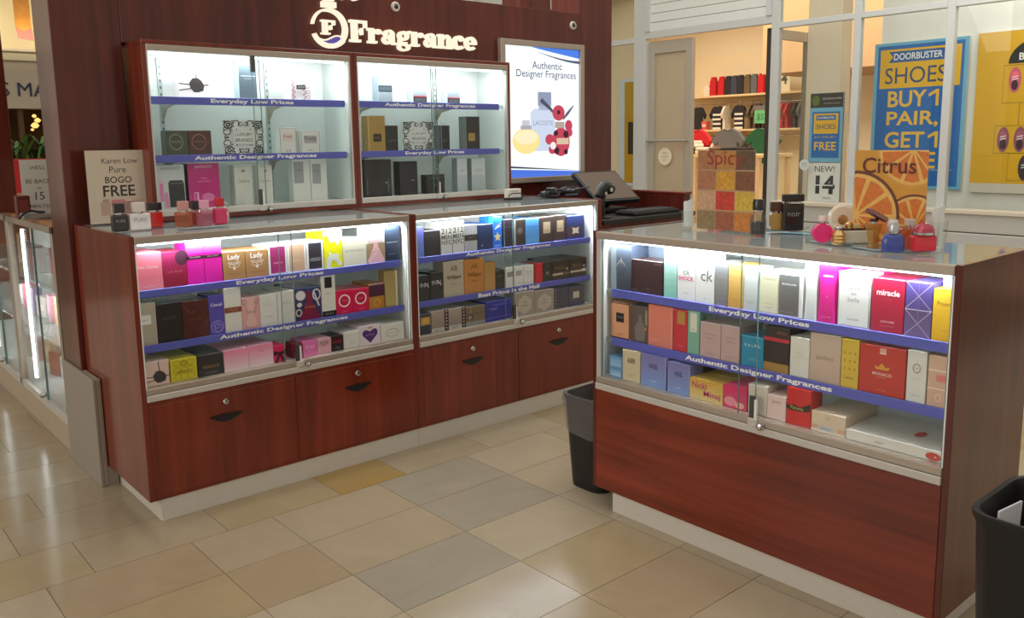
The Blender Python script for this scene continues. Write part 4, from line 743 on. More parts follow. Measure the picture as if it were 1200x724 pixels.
ROWS.append(('R', 'floor, separate counter case', ZG, .03, [
 (713.8, 728.8, 721, 417.6, (108, 154, 200), 'small light blue carton', [('g', .1, .55, .95, .9, (160, 192, 226), (130, 172, 214)), ('r', 0, .42, 1, .44, (84, 130, 180)), ('g', .1, .08, .95, .36, (170, 200, 230), (130, 172, 214))], dict(n=1)),
 (729.3, 750, 740, 411, (212, 198, 164), 'cream carton with black squeezed letters', [('T', 'ALIEN', .5, .68, .42, .15, (60, 54, 46)), ('t', 'mugler', .5, .2, .4, (190, 170, 110))], {}),
 (751, 780.5, 766, 415, (126, 126, 186), 'large lavender blue carton', ANG, {}),
 (782, 808, 795, 426.2, (126, 130, 190), 'smaller lavender blue carton', ANG, dict(n=1, back=(40, 30, 28), hb=1.1)),
 (808.2, 847, 828, 446, (218, 182, 92), 'golden carton with pink scrawled name', [('g', 0, 0, 1, 1, (226, 208, 150), (216, 166, 66)), ('l', [(.02, .98), (.5, .5), (.98, .98)], (228, 190, 110), .02), ('T', 'Nicki', .29, .70, .44, .30, (190, 50, 110)), ('T', 'Minaj', .68, .32, .5, .34, (190, 50, 110))], dict(n=1)),
 (847.4, 875, 861, 452.5, (220, 70, 116), 'pink carton with pale swirl', [('e', .3, .3, .26, .2, (236, 150, 170)), ('g', 0, .6, 1, 1, (220, 70, 116), (216, 40, 100)), ('e', .7, .2, .2, .14, (240, 180, 170))], dict(n=1)),
 (876.2, 898.2, 888, 451.6, (220, 208, 196), 'off white carton beside the lock', [('t', 'sensuous', .5, .6, .6, (190, 176, 164))], dict(n=1)),
 (898.4, 920.4, 910, 463.6, (232, 208, 202), 'pale blush carton with grey word', [('t', 'grace', .5, .72, .5, (170, 130, 130), .12), ('r', .2, .6, .8, .605, (200, 176, 172))], dict(n=1)),
 (920.8, 949.5, 936, 453, (206, 32, 30), 'tall red carton with torn black band', [('p', [(0, .42), (.0, .58), (.1, .5), (.3, .56), (.55, .5), (.8, .58), (.98, .66), (.98, .48), (.9, .42), (.6, .4), (.2, .38)], (44, 34, 20)), ('t', 'Paloma', .44, .47, .6, (214, 200, 130), .09)], {}),
 (950.2, 990.2, 970, 484.4, (226, 206, 180), 'low beige carton with labels', [('r', 0, 0, 1, .12, (240, 230, 214)), ('r', 0, .14, .2, .34, (218, 176, 146)), ('r', .78, .14, 1, .34, (218, 176, 146)), ('r', .22, .1, .66, .32, (200, 204, 206)), ('t', 'essence', .44, .2, .3, (110, 130, 150)), ('o', .5, .74, .06, .06, (200, 176, 140), .02)], dict(d=.2)),
 (990.6, 1106, 1048, 516, (232, 230, 222), 'long flat white gift box with red poppies', [('t', 'KENZO', .36, .42, .1, (120, 116, 108), .16), ('e', .9, .42, .075, .36, (204, 74, 62)), ('e', .92, .42, .012, .06, (240, 220, 200))], dict(d=.22, poppy=1))]))

USED = set()
def back_label(desc, spot):
    d = desc.replace('black-banded ', '').replace('with ', '').replace(',', '').replace('beside ', 'by ').replace('next to ', 'by ')
    return 'rear carton behind ' + ' '.join(d.split()[:8]) + ', ' + spot
def place_row(case, spot, z, yf, items):
    made = []
    for (pl_, pr, pt, rt, c, desc, dec, op) in items:
        if case == 'L':
            x0, x1 = xat(pl_, yf, z), xat(pr, yf, z); lo_, hi_ = ((.0235, 1.175) if 'left' in spot else (1.2225, 2.379)); x0, x1 = max(x0, lo_), min(x1, hi_); h = at(1, yf, pt, rt).z - z; ctr = ((x0 + x1) / 2, yf, z); rz = 0.
        else:
            y0, y1 = min(YF - .041, yat(pl_, XR + yf, z)), max(YF - 1.268, yat(pr, XR + yf, z)); x0, x1 = 0, y0 - y1; h = at(0, XR + yf, pt, rt).z - z; ctr = (XR + yf, (y0 + y1) / 2, z); rz = -PI / 2
        lim = {('L', 'f'): .1225, ('L', 'm'): .182, ('L', 't'): .172, ('R', 'f'): .1165, ('R', 'm'): .158, ('R', 't'): .182}[(case, spot[0])]; h = min(h, lim)
        wd = x1 - x0 - .0008; dp = op.get('d', min(.085, max(.035, wd * .8)))
        b = carton(wd, h, dp, c, dec, shape=op.get('shape', 'box'))
        if op.get('poppy'):
            for (u, v, r1, r2) in [(.62, .45, .05, .25), (.8, .8, .05, .2)]: b.add([(-wd / 2 + q[0] * wd, q[1] * dp, h + .0008) for q in ell(u, v, r1, r2 * .5)], [list(range(24))], INK((206, 80, 66)))
        ob = tag(b.obj('perfume_carton', None, ctr, rz), desc + ', ' + spot, 'perfume box', 'perfume cartons on the ' + spot.replace(',', ' of the'))
        for k in range(op.get('n', 0)):
            hb = min(lim, h * op.get('hb', .985)); cb = op.get('back', c); off = dp + .004
            b2 = carton(wd * .985, hb, dp * 1.25, cb, [('r', .2, .3, .8, .7, tuple(min(255, v * 1.08) for v in cb))])
            loc = (ctr[0], ctr[1] + off, z) if case == 'L' else (ctr[0] + off, ctr[1], z)
            tag(b2.obj('perfume_carton', None, loc, rz), back_label(desc, spot), 'perfume box', 'cartons behind the front row, ' + spot)
for r_ in ROWS: place_row(*r_)

# ---- boxes in the wall cases
HSP = {'a': (1.583, 'upper shelf'), 'b': (1.341, 'lower shelf'), 'c': (1.112, 'floor')}
YB = .60
def wallbox(sh, px0, px1, pt, rt, c, desc, dec, case, dp=.07, side=None, top=None, yb=YB, name='perfume_carton', cat='perfume box', rot=0.):
    z, sn = HSP[sh]
    x0, x1 = xat(px0, yb, z), xat(px1, yb, z); h = at(1, yb, pt, rt).z - z
    b = carton(x1 - x0, h, dp, c, dec, top=top, side=side)
    return tag(b.obj(name, None, ((x0 + x1) / 2, yb, z), rot), '%s, %s, %s' % (desc, sn, case), cat, 'boxes in the ' + case)
A, B_ = 'left wall case', 'right wall case'
FLOR = [('l', [(.08 + .16 * (i % 2) + .5 * (i // 10), .05 + .09 * (i % 10)), (.2 - .1 * (i % 2) + .55 * (i // 10), .12 + .09 * (i % 10))], (150, 104, 124), .035) for i in range(20)] + [('o', q, .15 + .2 * i, .08, .06, (160, 116, 134), .02) for i in range(4) for q in (.14, .84)]
wallbox('a', 210, 246, 228, 78, (236, 226, 230), 'pale box with charcoal wax seal', splat(.6, .42, .24), A, .07)
wallbox('a', 281.5, 302, 292, 72.5, (84, 100, 110), 'tall slate grey box', [('r', .1, .62, .9, .635, (214, 222, 226)), ('t', 'EUPHORIA', .5, .56, .4, (190, 200, 206)), ('r', .3, .1, .7, .11, (120, 136, 146))], A, .06, side=(170, 190, 194))
wallbox('a', 340.5, 365, 352, 87, (236, 230, 232), 'white box with mauve lace and black label', FLOR + [('r', .28, .44, .72, .6, (46, 46, 50)), ('t', 'GUCCI', .5, .52, .3, (200, 200, 200))], A, .075)
OVAL = lambda c1, c2: [('o', .45, .55, .3, .3, c1, .05), ('r', .16, .5, .74, .62, c2), ('t', 'BVLGARI', .45, .56, .4, c1), ('o', .45, .55, .4, .42, c2, .03)]
wallbox('b', 195.8, 221.5, 209, 153, (66, 74, 62), 'dark green box with oval emblem', OVAL((130, 142, 112), (92, 90, 80)), A, .06)
wallbox('b', 222.2, 249, 236, 153, (78, 46, 43), 'dark red brown box with oval emblem', OVAL((150, 96, 84), (84, 60, 54)), A, .06)
def luxury(px0, px1, rt, case):
    z, sn = HSP['b']; yb = .585
    x0, x1 = xat(px0, yb, z), xat(px1, yb, z); h = at(1, yb, (px0 + px1) / 2, rt).z - z; wd = x1 - x0
    dec = [('r', 0, 0, 1, 1, (232, 236, 234))]; DK = (52, 58, 60)
    for sx_ in (0, 1):
        for sz_ in (0, 1):
            X = lambda u: u if not sx_ else 1 - u
            Z = lambda v: v if not sz_ else 1 - v
            for (u, v, r, a0, a1, w2) in [(.14, .14, .10, 0, 300, .028), (.14, .14, .045, 40, 360, .03), (.33, .1, .08, 180, 420, .022), (.1, .34, .085, -60, 220, .022), (.27, .25, .07, 0, 280, .02), (.44, .12, .05, 0, 320, .018), (.09, .47, .045, 0, 300, .02), (.3, .3, .2, 190, 260, .022), (.24, .07, .04, 0, 320, .018), (.06, .25, .04, 0, 320, .018)]:
                dec.append(('l', [(X(p[0]), Z(p[1])) for p in ell(u, v, r, r, 14, a0, a1)], DK, w2))
            dec.append(('p', [(X(.02), Z(.02)), (X(.1), Z(.03)), (X(.03), Z(.1))], DK))
    dec += [('l', [(.5, .08), (.42, .02), (.58, .02), (.5, .08)], DK, .02), ('r', .22, .3, .78, .7, (232, 236, 234)), ('r', .235, .315, .765, .32, (150, 156, 156)), ('r', .235, .68, .765, .685, (150, 156, 156)), ('r', .235, .315, .24, .685, (150, 156, 156)), ('r', .76, .315, .765, .685, (150, 156, 156)), ('t', 'LUXURY', .5, .585, .44, (90, 96, 98), .14), ('t', 'BRANDS', .5, .42, .44, (90, 96, 98), .14)]
    t = thing('luxury_sign', 'white card with black scrollwork border on the lower shelf of the ' + case, 'sign', ((x0 + x1) / 2, yb, z), group='scrollwork cards in the wall cases')
    b = MB(); b.box(-wd / 2, wd / 2, 0, .002, 0, h, P((232, 236, 234), .4)); print_on(b, wd, h, dec); b.obj('card', t)
    b = MB(); b.box(-wd / 2, wd / 2, .0022, .0046, 0, h, GLASS); b.box(-wd / 2, wd / 2, .0022, .06, 0, .003, GLASS); b.obj('acrylic_stand', t)
luxury(262.5, 309.5, 140.5, A)
wallbox('b', 328.5, 348, 337, 149.5, (226, 228, 224), 'white box with fine black border and pink panel', [('r', .03, .02, .97, .98, (90, 92, 92)), ('r', .05, .03, .95, .97, (224, 222, 216)), ('r', .18, .48, .84, .78, (226, 206, 198)), ('t', 'Prada', .5, .66, .5, (90, 80, 76)), ('t', 'iris', .5, .12, .3, (130, 126, 120))], A, .05)
wallbox('b', 353, 375.5, 364, 153, (226, 228, 224), 'white box with fine black border and grey panel', [('r', .03, .02, .97, .98, (90, 92, 92)), ('r', .05, .03, .95, .97, (224, 222, 216)), ('r', .18, .44, .84, .78, (170, 170, 166)), ('t', 'Prada', .5, .66, .6, (80, 80, 78)), ('t', 'milano', .5, .14, .3, (130, 126, 120))], A, .05)
wallbox('c', 186, 219, 203, 193.5, (214, 220, 220), 'white gift set box printed with black pouch', [('t', 'GIVENCHY', .5, .93, .7, (120, 126, 126), .06), ('p', [(.42, .06), (.98, .06), (.96, .6), (.9, .66), (.46, .66), (.4, .6)], (52, 54, 56)), ('r', .46, .58, .94, .6, (110, 112, 112)), ('r', .1, .2, .22, .6, (226, 130, 180)), ('p', [(.24, .04), (.4, .04), (.36, .4), (.26, .4)], (226, 150, 190)), ('r', .06, .6, .26, .68, (220, 206, 206))], A, .07)
wallbox('c', 223, 259.5, 241, 191.5, (202, 42, 130), 'magenta gift set box', [('t', 'GIVENCHY', .5, .93, .7, (244, 200, 226), .06, .01), ('t', 'very', .5, .66, .2, (240, 160, 206)), ('t', 'IRRESISTIBLE', .5, .6, .4, (240, 160, 206)), ('r', .16, .14, .3, .36, (240, 190, 220)), ('r', .18, .15, .24, .34, (202, 42, 130)), ('e', .6, .24, .2, .1, (226, 120, 180))], A, .07, side=(40, 38, 40))
for (p0, p1, d_) in [(277, 297.5, 'white and gold box with script, first of two'), (305, 321, 'white and gold box with script, beside the door edge')]:
    wallbox('c', p0, p1, (p0 + p1) / 2, 193.5, (222, 224, 216), d_, [('r', 0, .96, 1, .975, (190, 186, 172)), ('e', .5, .86, .1, .035, (150, 140, 100)), ('t', "j'adore", .5, .6, .7, (160, 146, 104), .14), ('g', 0, 0, .45, .35, (200, 206, 204), (222, 224, 216))], A, .055)
for (p0, p1, r_, d_) in [(344.8, 365, 184, 'taller white box with grey plaque'), (365.6, 384.5, 187, 'shorter white box with grey plaque')]:
    wallbox('c', p0, p1, (p0 + p1) / 2, r_, (222, 226, 222), d_, [('r', .06 if r_ == 184 else .1, .42, .62, .9, (160, 166, 166)), ('t', 'CHANEL', .34, .72, .4, (110, 114, 114))], A, .05)
wallbox('a', 444, 460, 452, 88.5, (170, 186, 200), 'grey box with dark middle band', [('g', 0, 0, 1, .4, (150, 160, 168), (172, 186, 196)), ('r', 0, .4, 1, .64, (66, 78, 86)), ('r', .1, .46, .9, .58, (90, 106, 114))], B_, .06)
for (p0, p1, r_, d_) in [(484.5, 500.3, 90, 'white box with black foot and red line, first'), (524.5, 539, 94.5, 'white box with black foot and red line, second')]:
    wallbox('a', p0, p1, (p0 + p1) / 2, r_, (206, 216, 224), d_, [('g', 0, .28, 1, 1, (170, 184, 194), (226, 232, 238)), ('r', 0, 0, 1, .27, (50, 54, 60)), ('r', .1, .1, .9, .2, (88, 94, 100)), ('r', 0, .25, 1, .29, (206, 60, 90))], B_, .06)
wallbox('b', 432, 452.3, 442, 135.8, (172, 136, 68), 'gold box with small black label', [('r', .3, .28, .76, .5, (44, 34, 26)), ('t', 'ONE', .52, .39, .3, (150, 120, 60)), ('r', .0, 0, .06, 1, (206, 178, 110))], B_, .06)
wallbox('b', 452.8, 467, 460, 147.2, (28, 28, 30), 'plain black box beside the gold one', [('t', 'versace', .5, .42, .6, (110, 104, 100), .06)], B_, .055)
luxury(472, 508.5, 142.2, B_)
wallbox('b', 508.8, 516.6, 512, 147, (70, 86, 96), 'slim slate box behind the door edge', [('r', .3, .4, .7, .42, (120, 136, 146))], B_, .05)
wallbox('b', 517, 527.5, 522, 147, (26, 25, 28), 'slim black box beside slate', [('t', 'noir', .5, .4, .5, (110, 100, 100)), ('r', .0, 0, .1, 1, (120, 124, 128))], B_, .05)
wallbox('b', 546, 562.5, 554, 136.6, (34, 33, 34), 'tall black box with gold square', [('r', .2, .26, .66, .5, (166, 134, 70)), ('t', 'AMOUAGE', .43, .38, .3, (110, 84, 40)), ('r', .0, 0, .05, 1, (130, 134, 124))], B_, .06, side=(120, 130, 126))
wallbox('c', 428, 459.5, 443, 187, (24, 23, 25), 'large black box with white side lettering', [('t', 'BURBERRY', .9, .3, .12, (196, 196, 196), .1), ('l', [(.88, .1), (.88, .5)], (150, 150, 150), .015), ('l', [(.1, .06), (.1, .5)], (120, 120, 120), .02), ('e', .8, .38, .018, .02, (240, 240, 240)), ('g', .34, 0, .6, .98, (44, 43, 46), (30, 29, 31))], B_, .07)
wallbox('c', 469.5, 490, 480, 189, (27, 28, 30), 'tall black box with faint script', [('r', .06, .02, .98, .97, (34, 36, 38)), ('t', 'paris', .72, .44, .3, (190, 190, 190), .06), ('t', 'homme', .6, .06, .4, (120, 120, 120))], B_, .06, top=(190, 196, 194))
wallbox('c', 500.6, 521.5, 511, 204.5, (24, 24, 26), 'low black box with grey lid line', [('r', .1, .82, .95, .86, (80, 84, 86)), ('t', 'BVL', .55, .46, .3, (120, 124, 124))], B_, .055)
for (p0, p1, d_) in [(536.5, 548, 'white box fading to grey, first of two'), (553.5, 569, 'white box fading to grey, at the end')]:
    wallbox('c', p0, p1, (p0 + p1) / 2, 185, (214, 220, 222), d_, [('g', 0, 0, 1, .5, (176, 188, 192), (196, 204, 208)), ('t', 'armani', .5, .66, .6, (176, 176, 176)), ('t', 'code', .5, .6, .4, (186, 186, 186))], B_, .05, side=(150, 164, 170))

# ================================================================== COUNTER-TOP THINGS
def acrylic_sign(name, label, x0, x1, y0, y1, z, h, draw):
    """upright print in a clear stand; faces the side to the right of the (x0,y0)->(x1,y1) run"""
    dx, dy = x1 - x0, y1 - y0; wd = math.hypot(dx, dy)
    t = thing(name, label, 'sign', ((x0 + x1) / 2, (y0 + y1) / 2, z), math.atan2(dy, dx))
    b = MB(); draw(b, wd, h); b.obj('print', t)
    b = MB(); b.box(-wd / 2 - .002, wd / 2 + .002, -.004, -.0022, 0, h + .002, GLASS); b.box(-wd / 2 - .002, wd / 2 + .002, -.0005, .002, 0, h + .002, GLASS); b.box(-wd / 2, wd / 2, -.008, .05, 0, .0025, GLASS)
    b.obj('acrylic_stand', t)
    return t
def bogo(b, w_, h):
    b.box(-w_ / 2, w_ / 2, -.002, -.001, 0.003, h, P((222, 204, 184), .5)); y = -.0021
    K = INK((34, 30, 30))
    b.text('Karen Low', .01, h * .86, w_ * .58, y, K); b.text('Pure', 0, h * .74, w_ * .27, y, K); b.text('BOGO', 0, h * .60, w_ * .43, y, K, bold=.012); b.text('FREE', 0, h * .45, w_ * .52, y, K, bold=.016)
    for (u0, v0, u1, v1, c) in [(-.32, .12, -.16, .3, (206, 172, 156)), (-.28, .3, -.18, .34, (190, 160, 148)), (-.14, .12, .08, .33, (212, 140, 140)), (.06, .12, .22, .30, (180, 142, 136)), (.22, .16, .38, .32, (214, 184, 164)), (-.12, .24, .06, .3, (196, 110, 116))]:
        b.flat([(u0 * w_, v0 * h), (u1 * w_, v0 * h), (u1 * w_, v1 * h), (u0 * w_, v1 * h)], y - .0001 * random.random(), INK(c))
q0, q1 = at(2, 1.07, 109, 264), at(2, 1.07, 178, 258.5); yk = .60
s0, s1 = xat(103, yk, 1.2), xat(175, yk, 1.2)
acrylic_sign('promotion_sign', 'white sign with black buy one get one text at the counter corner', s0, s1, yk, yk, 1.07, at(1, yk, 138, 176).z - 1.07, bogo)
def spicy(b, w_, h):
    cs = [[(176, 118, 74), (190, 130, 62), (104, 74, 48)], [(178, 116, 80), (226, 156, 44), (134, 80, 46)], [(206, 160, 124), (206, 58, 40), (230, 178, 60)], [(150, 122, 84), (164, 90, 58), (204, 124, 48)]]
    b.box(-w_ / 2, w_ / 2, -.002, -.001, .003, h, P((186, 150, 116), .5))
    for r in range(4):
        for c in range(3):
            u0 = -w_ / 2 + w_ * c / 3; z0 = h * (3 - r) / 4 + .003
            m, t, bs = newmat('spice_print'); n = noise_color(t, bs, rgb(cs[r][c]), .5, 90); bs.inputs['Roughness'].default_value = .4
            b.flat([(u0 + .001, z0 + .001), (u0 + w_ / 3 - .001, z0 + .001), (u0 + w_ / 3 - .001, z0 + h / 4 - .004), (u0 + .001, z0 + h / 4 - .004)], -.0022, m)
    b.text('Spicy', -w_ * .02, h * .885, w_ * .62, -.0026, INK((158, 40, 28)), bold=.004)
acrylic_sign('scent_sign', 'upright sign reading Spicy over a grid of ground spices', 1.62, 1.62, -1.222, -1.462, HR, .285, spicy)
def citrus(b, w_, h):
    O = (222, 156, 36)
    b.box(-w_ / 2, w_ / 2, -.002, -.001, .003, h, P(O, .4, amp=.12, scale=20))
    def slice_(u, v, r, y, rind=(112, 48, 18)):
        b.flat([(max(-w_ / 2, min(w_ / 2, u + r * math.cos(a))), max(.003, min(h, v + r * math.sin(a)))) for a in [2 * PI * k / 40 for k in range(40)]], y, INK(rind))
        b.flat([(max(-w_ / 2, min(w_ / 2, u + r * .93 * math.cos(a))), max(.003, min(h, v + r * .93 * math.sin(a)))) for a in [2 * PI * k / 40 for k in range(40)]], y - .0001, P((238, 186, 96), .4, amp=.15, scale=50))
        for k in range(10):
            a0 = 2 * PI * k / 10 + .06
            pts = [(u + .08 * r * math.cos(a0 + .25), v + .08 * r * math.sin(a0 + .25)), (u + r * .84 * math.cos(a0), v + r * .84 * math.sin(a0)), (u + r * .86 * math.cos(a0 + .26), v + r * .86 * math.sin(a0 + .26)), (u + r * .84 * math.cos(a0 + .5), v + r * .84 * math.sin(a0 + .5))]
            pts = [(max(-w_ / 2, min(w_ / 2, p[0])), max(.003, min(h, p[1]))) for p in pts]
            if len(set(pts)) > 3: b.flat(pts, y - .0002, P((220, 118, 30), .4, amp=.3, scale=70))
    slice_(w_ * .3, h * 1.0, w_ * .5, -.0022, (222, 160, 60)); slice_(w_ * .36, h * .22, w_ * .42, -.0027); slice_(-w_ * .46, h * .30, w_ * .62, -.0032)
    b.text('Citrus', -w_ * .02, h * .84, w_ * .74, -.004, INK((104, 26, 14)), bold=.008)
acrylic_sign('scent_sign', 'upright sign reading Citrus over orange slices', 1.62, 1.62, -1.818, -2.04, HR, .285, citrus)

def bottle(label, px, y_or_x, base_z, w_, d_, h_body, c, cap_c, cap=(.6, .4), plane='y', trans=.6, tex=None, cat='perfume bottle', group=None, shape='square', tcol=W_, neck=None, rz=0.):
    """square perfume bottle: body, cap (> collar)"""
    if plane == 'y': x = xat(px, y_or_x, base_z); loc = (x, y_or_x, base_z); rz = rz
    else: y = yat(px, y_or_x, base_z); loc = (y_or_x, y, base_z); rz = -PI / 2 + rz
    t = thing('perfume_bottle', label, cat, loc, rz, group)
    bm_ = P(c, .2, amp=.03, coat=.6) if trans < .5 else glass('tinted_bottle_glass', tuple(.35 + .65 * v for v in rgb(c)), 1.5, .02, c, .24 if trans < .9 else .06)
    b = MB()
    if shape == 'square': b.box(-w_ / 2, w_ / 2, -d_ / 2, d_ / 2, 0, h_body, bm_, .006)
    elif shape == 'disc': b.lathe([(.012, -d_ * .5), (w_ * .45, -d_ * .5), (w_ / 2, -d_ * .3), (w_ / 2, d_ * .3), (w_ * .45, d_ * .5), (.012, d_ * .5)], bm_, c=(0, h_body / 2), axis='y', seg=32)
    elif shape == 'dome': b.lathe([(w_ * .5, 0), (w_ * .52, h_body * .1), (w_ * .52, h_body * .6), (w_ * .46, h_body * .82), (w_ * .3, h_body * .97), (.01, h_body)], bm_, sq=(1, d_ / w_))
    elif shape == 'jar': b.lathe([(w_ * .40, 0), (w_ * .48, .006), (w_ * .5, h_body * .6), (w_ * .42, h_body * .82), (w_ * .3, h_body * .92), (w_ * .3, h_body)], bm_, sq=(1, d_ / w_))
    elif shape == 'vase': b.lathe([(w_ * .34, 0), (w_ * .34, h_body * .1), (w_ * .26, h_body * .25), (w_ * .36, h_body * .6), (w_ * .52, h_body * .96), (w_ * .5, h_body)], bm_, sq=(1, d_ / w_))
    if tex: b.text(tex, 0, h_body * .62, w_ * .6, -d_ / 2 - .0008, INK(tcol))
    bd = b.obj('body', t)
    cw, ch = cap; cm = P(cap_c, .25, coat=.4, metal=.6 if cap_c in [(214, 196, 150), (190, 190, 190)] else 0)
    b = MB(); b.lathe([(w_ * cw * .4, h_body - .001), (w_ * cw * .4, h_body + .006)], CHROME); b.obj('collar', t)
    b = MB()
    if shape in ('square',): b.box(-w_ * cw / 2, w_ * cw / 2, -d_ * .4, d_ * .4, h_body + .005, h_body + .005 + ch, cm, .002)
    else: b.lathe([(w_ * cw / 2, 0), (w_ * cw / 2 * 1.02, ch * .7), (w_ * cw * .42, ch), (.003, ch * 1.02)], cm, z0=h_body + .005)
    b.obj('cap', t)
    return t
Z1 = 1.070
bottle('black square bottle with black cap, first in the row at the counter corner', 141, .24, Z1, .056, .034, .064, (20, 20, 22), (24, 22, 24), (.66, .036), trans=0, tex='PURE', tcol=(150, 150, 150))
bottle('white square bottle with white cap beside the black one', 164, .24, Z1, .078, .034, .064, (226, 224, 220), (222, 212, 200), (.56, .036), trans=0, tex='PURE', tcol=(150, 150, 150))
bottle('red square bottle with black cap beside the white one', 182, .30, Z1, .056, .034, .062, (206, 22, 26), (22, 20, 22), (.95, .030), trans=0)
bottle('clear amber bottle with glass cap on the mirror stand', 216, .17, Z1 + .006, .062, .034, .058, (222, 136, 96), (206, 150, 140), (.6, .036), trans=.75, group='bottles beside the wall case')
bottle('clear pink bottle with glass cap on the mirror stand', 240.5, .15, Z1 + .006, .056, .034, .060, (232, 150, 180), (236, 170, 196), (.55, .034), trans=.75, group='bottles beside the wall case')
bottle('opaque hot pink bottle with red cap, last in the row', 258.5, .17, Z1 + .006, .05, .034, .064, (214, 40, 100), (196, 20, 46), (.62, .034), trans=0, group='bottles beside the wall case')
bottle('dark topped amber bottle behind the clear pink one', 230, .24, Z1, .05, .03, .058, (150, 70, 50), (26, 22, 24), (.6, .036), trans=.3)
tr = tag(MB().box(-.085, .085, -.045, .045, 0, .0055, GLASSTOP, .002).obj('tray', None, (xat(237, .165, Z1), .165, Z1)), 'small glass stand under the pink and amber bottles', 'tray')
g_ = thing('bottle_ornament', 'open silver ornamental bottle behind the hot pink bottle', 'bottle', (xat(262, .25, Z1), .25, Z1))
b = MB(); b.lathe([(.018, 0), (.026, .03), (.02, .05), (.012, .06)], CHROME); b.obj('body', g_)
b = MB(); b.tube([(.02 * math.cos(a), 0, .066 + .022 * math.sin(a)) for a in [k * PI / 8 - PI / 2 for k in range(17)]], .005, CHROME); b.obj('loop_cap', g_)

# card holder, cables, till
p = (xat(603, .36, Z1), .36, Z1); t = thing('card_holder', 'white business cards in a black holder on the counter below the lit poster', 'card holder', p)
b = MB(); b.box(-.048, .048, 0, .03, .012, .058, P((228, 220, 206), .6), .001); b.text('fragrance', 0, .045, .05, -.0006, INK((150, 140, 130))); b.obj('cards', t)
b = MB(); b.box(-.05, .05, -.012, .034, 0, .008, BLACK, .002); b.tube([(-.05, -.01, .006), (-.05, -.012, .026), (-.03, -.014, .034), (.03, -.014, .034), (.05, -.012, .026), (.05, -.01, .006)], .003, BLACK); b.obj('holder', t)
t = thing('cable_tangle', 'tangle of black cables and adapters on the counter below the lit poster', 'cables', (xat(655, .34, Z1), .34, Z1))
b = MB()
for k in range(5):
    pts = []
    for i in range(22):
        a = i * .75 + k; pts.append((.13 * math.cos(a + k * .6) * (1 - .3 * math.sin(i)) + .02 * k - .02, .07 * math.sin(a * 1.1 + k), .010 + .012 * (1 + math.sin(a * 1.7 + k)) + .004 * k))
    b.tube(pts, .0042, P((24, 24, 28), .45), 6)
b.obj('cable', t)
b = MB(); b.box(-.13, -.06, -.03, .02, .002, .034, P((34, 36, 44), .4), .005); b.box(-.05, 0.0, .01, .06, .004, .05, BLACK, .006); b.obj('adapter', t)
b = MB(); b.box(.02, .12, -.05, .02, .006, .04, P((36, 34, 38), .4), .006); b.tube([(-.02, -.07, .012), (.03, -.085, .012), (.07, -.075, .012)], .006, P((70, 74, 92), .3)); b.obj('plug', t)
bc = thing('till_counter', 'low dark counter behind the cases carrying the till', 'counter', (2.84, .36, 0))
MB().box(-.40, .39, -.33, .30, .0, .93, MAHOG).obj('body', bc); MB().box(-.405, .395, -.36, .31, .93, .955, BLACK, .004).obj('worktop', bc)
# touch screen of the till, leaning back
Ms = Matrix.Translation((2.855, .369, 1.115)) @ Matrix.Rotation(-.087, 4, 'Z') @ Matrix.Rotation(-(PI / 2 - .64), 4, 'X')
sc_ = thing('till_screen', 'wide till touch screen leaning back beside the mahogany pillar', 'monitor', (2.855, .40, .955))
inv = Matrix.Translation((-2.855, -.40, -.955))
b = MB(); b.M = inv @ Ms; b.box(-.172, .172, .002, .034, -.140, .140, BLACK, .006); b.obj('housing', sc_)
b = MB(); b.M = inv @ Ms; b.box(-.158, .158, -.001, .003, -.124, .124, P((96, 78, 62), .12, coat=.6), .001); b.obj('screen', sc_)  # brown is the ceiling's reflection, put into the screen colour
b = MB(); b.box(-.11, .11, -.10, .10, 0, .03, BLACK, .008); b.box(-.05, .05, -.02, .06, .03, .13, BLACK, .01); b.obj('stand', sc_)
t = thing('till_keyboard', 'black till keyboard and printer block in front of the leaning screen', 'keyboard', (2.93, .115, .955))
b = MB(); b.box(-.2, .2, -.075, .075, 0, .022, BLACK, .006); b.obj('body', t)
b = MB()
for i in range(12):
    for j in range(4): b.box(-.185 + i * .031, -.185 + i * .031 + .026, -.062 + j * .032, -.062 + j * .032 + .026, .022, .028, P((34, 34, 36), .5), .002)
b.obj('keys', t)
# barcode scanner on its stand
sx_ = at(1, .10, 706, 262); t = thing('barcode_scanner', 'black handheld scanner in a curved stand beside the till', 'scanner', (sx_.x, .10, .955))
b = MB(); hz_ = at(1, .10, 712, 222).z - .955; b.lathe([(.05, 0), (.05, .008), (.02, .016)], BLACK); b.tube([(0, 0, .01), (-.006, -.004, hz_ * .3), (-.004, -.004, hz_ * .6), (.012, 0, hz_ * .86)], [.017, .015, .013, .014], BLACK, 10); b.obj('stand', t)
b = MB(); b.tube([(-.04, -.004, hz_ * .78), (-.02, -.002, hz_ * .95), (.01, 0, hz_ * 1.08), (.05, 0, hz_ * 1.05), (.075, 0, hz_ * .98)], [.020, .026, .034, .036, .026], BLACK, 12); b.obj('head', t)
b = MB(); b.lathe([(.012, -.002), (.001, -.004)], P((200, 196, 190), .3), c=(.035, hz_ * 1.0), axis='y', z0=-.034); b.lathe([(.010, -.002), (.001, -.004)], P((190, 186, 180), .3), c=(-.005, hz_ * .88), axis='y', z0=-.03); b.obj('buttons', t)

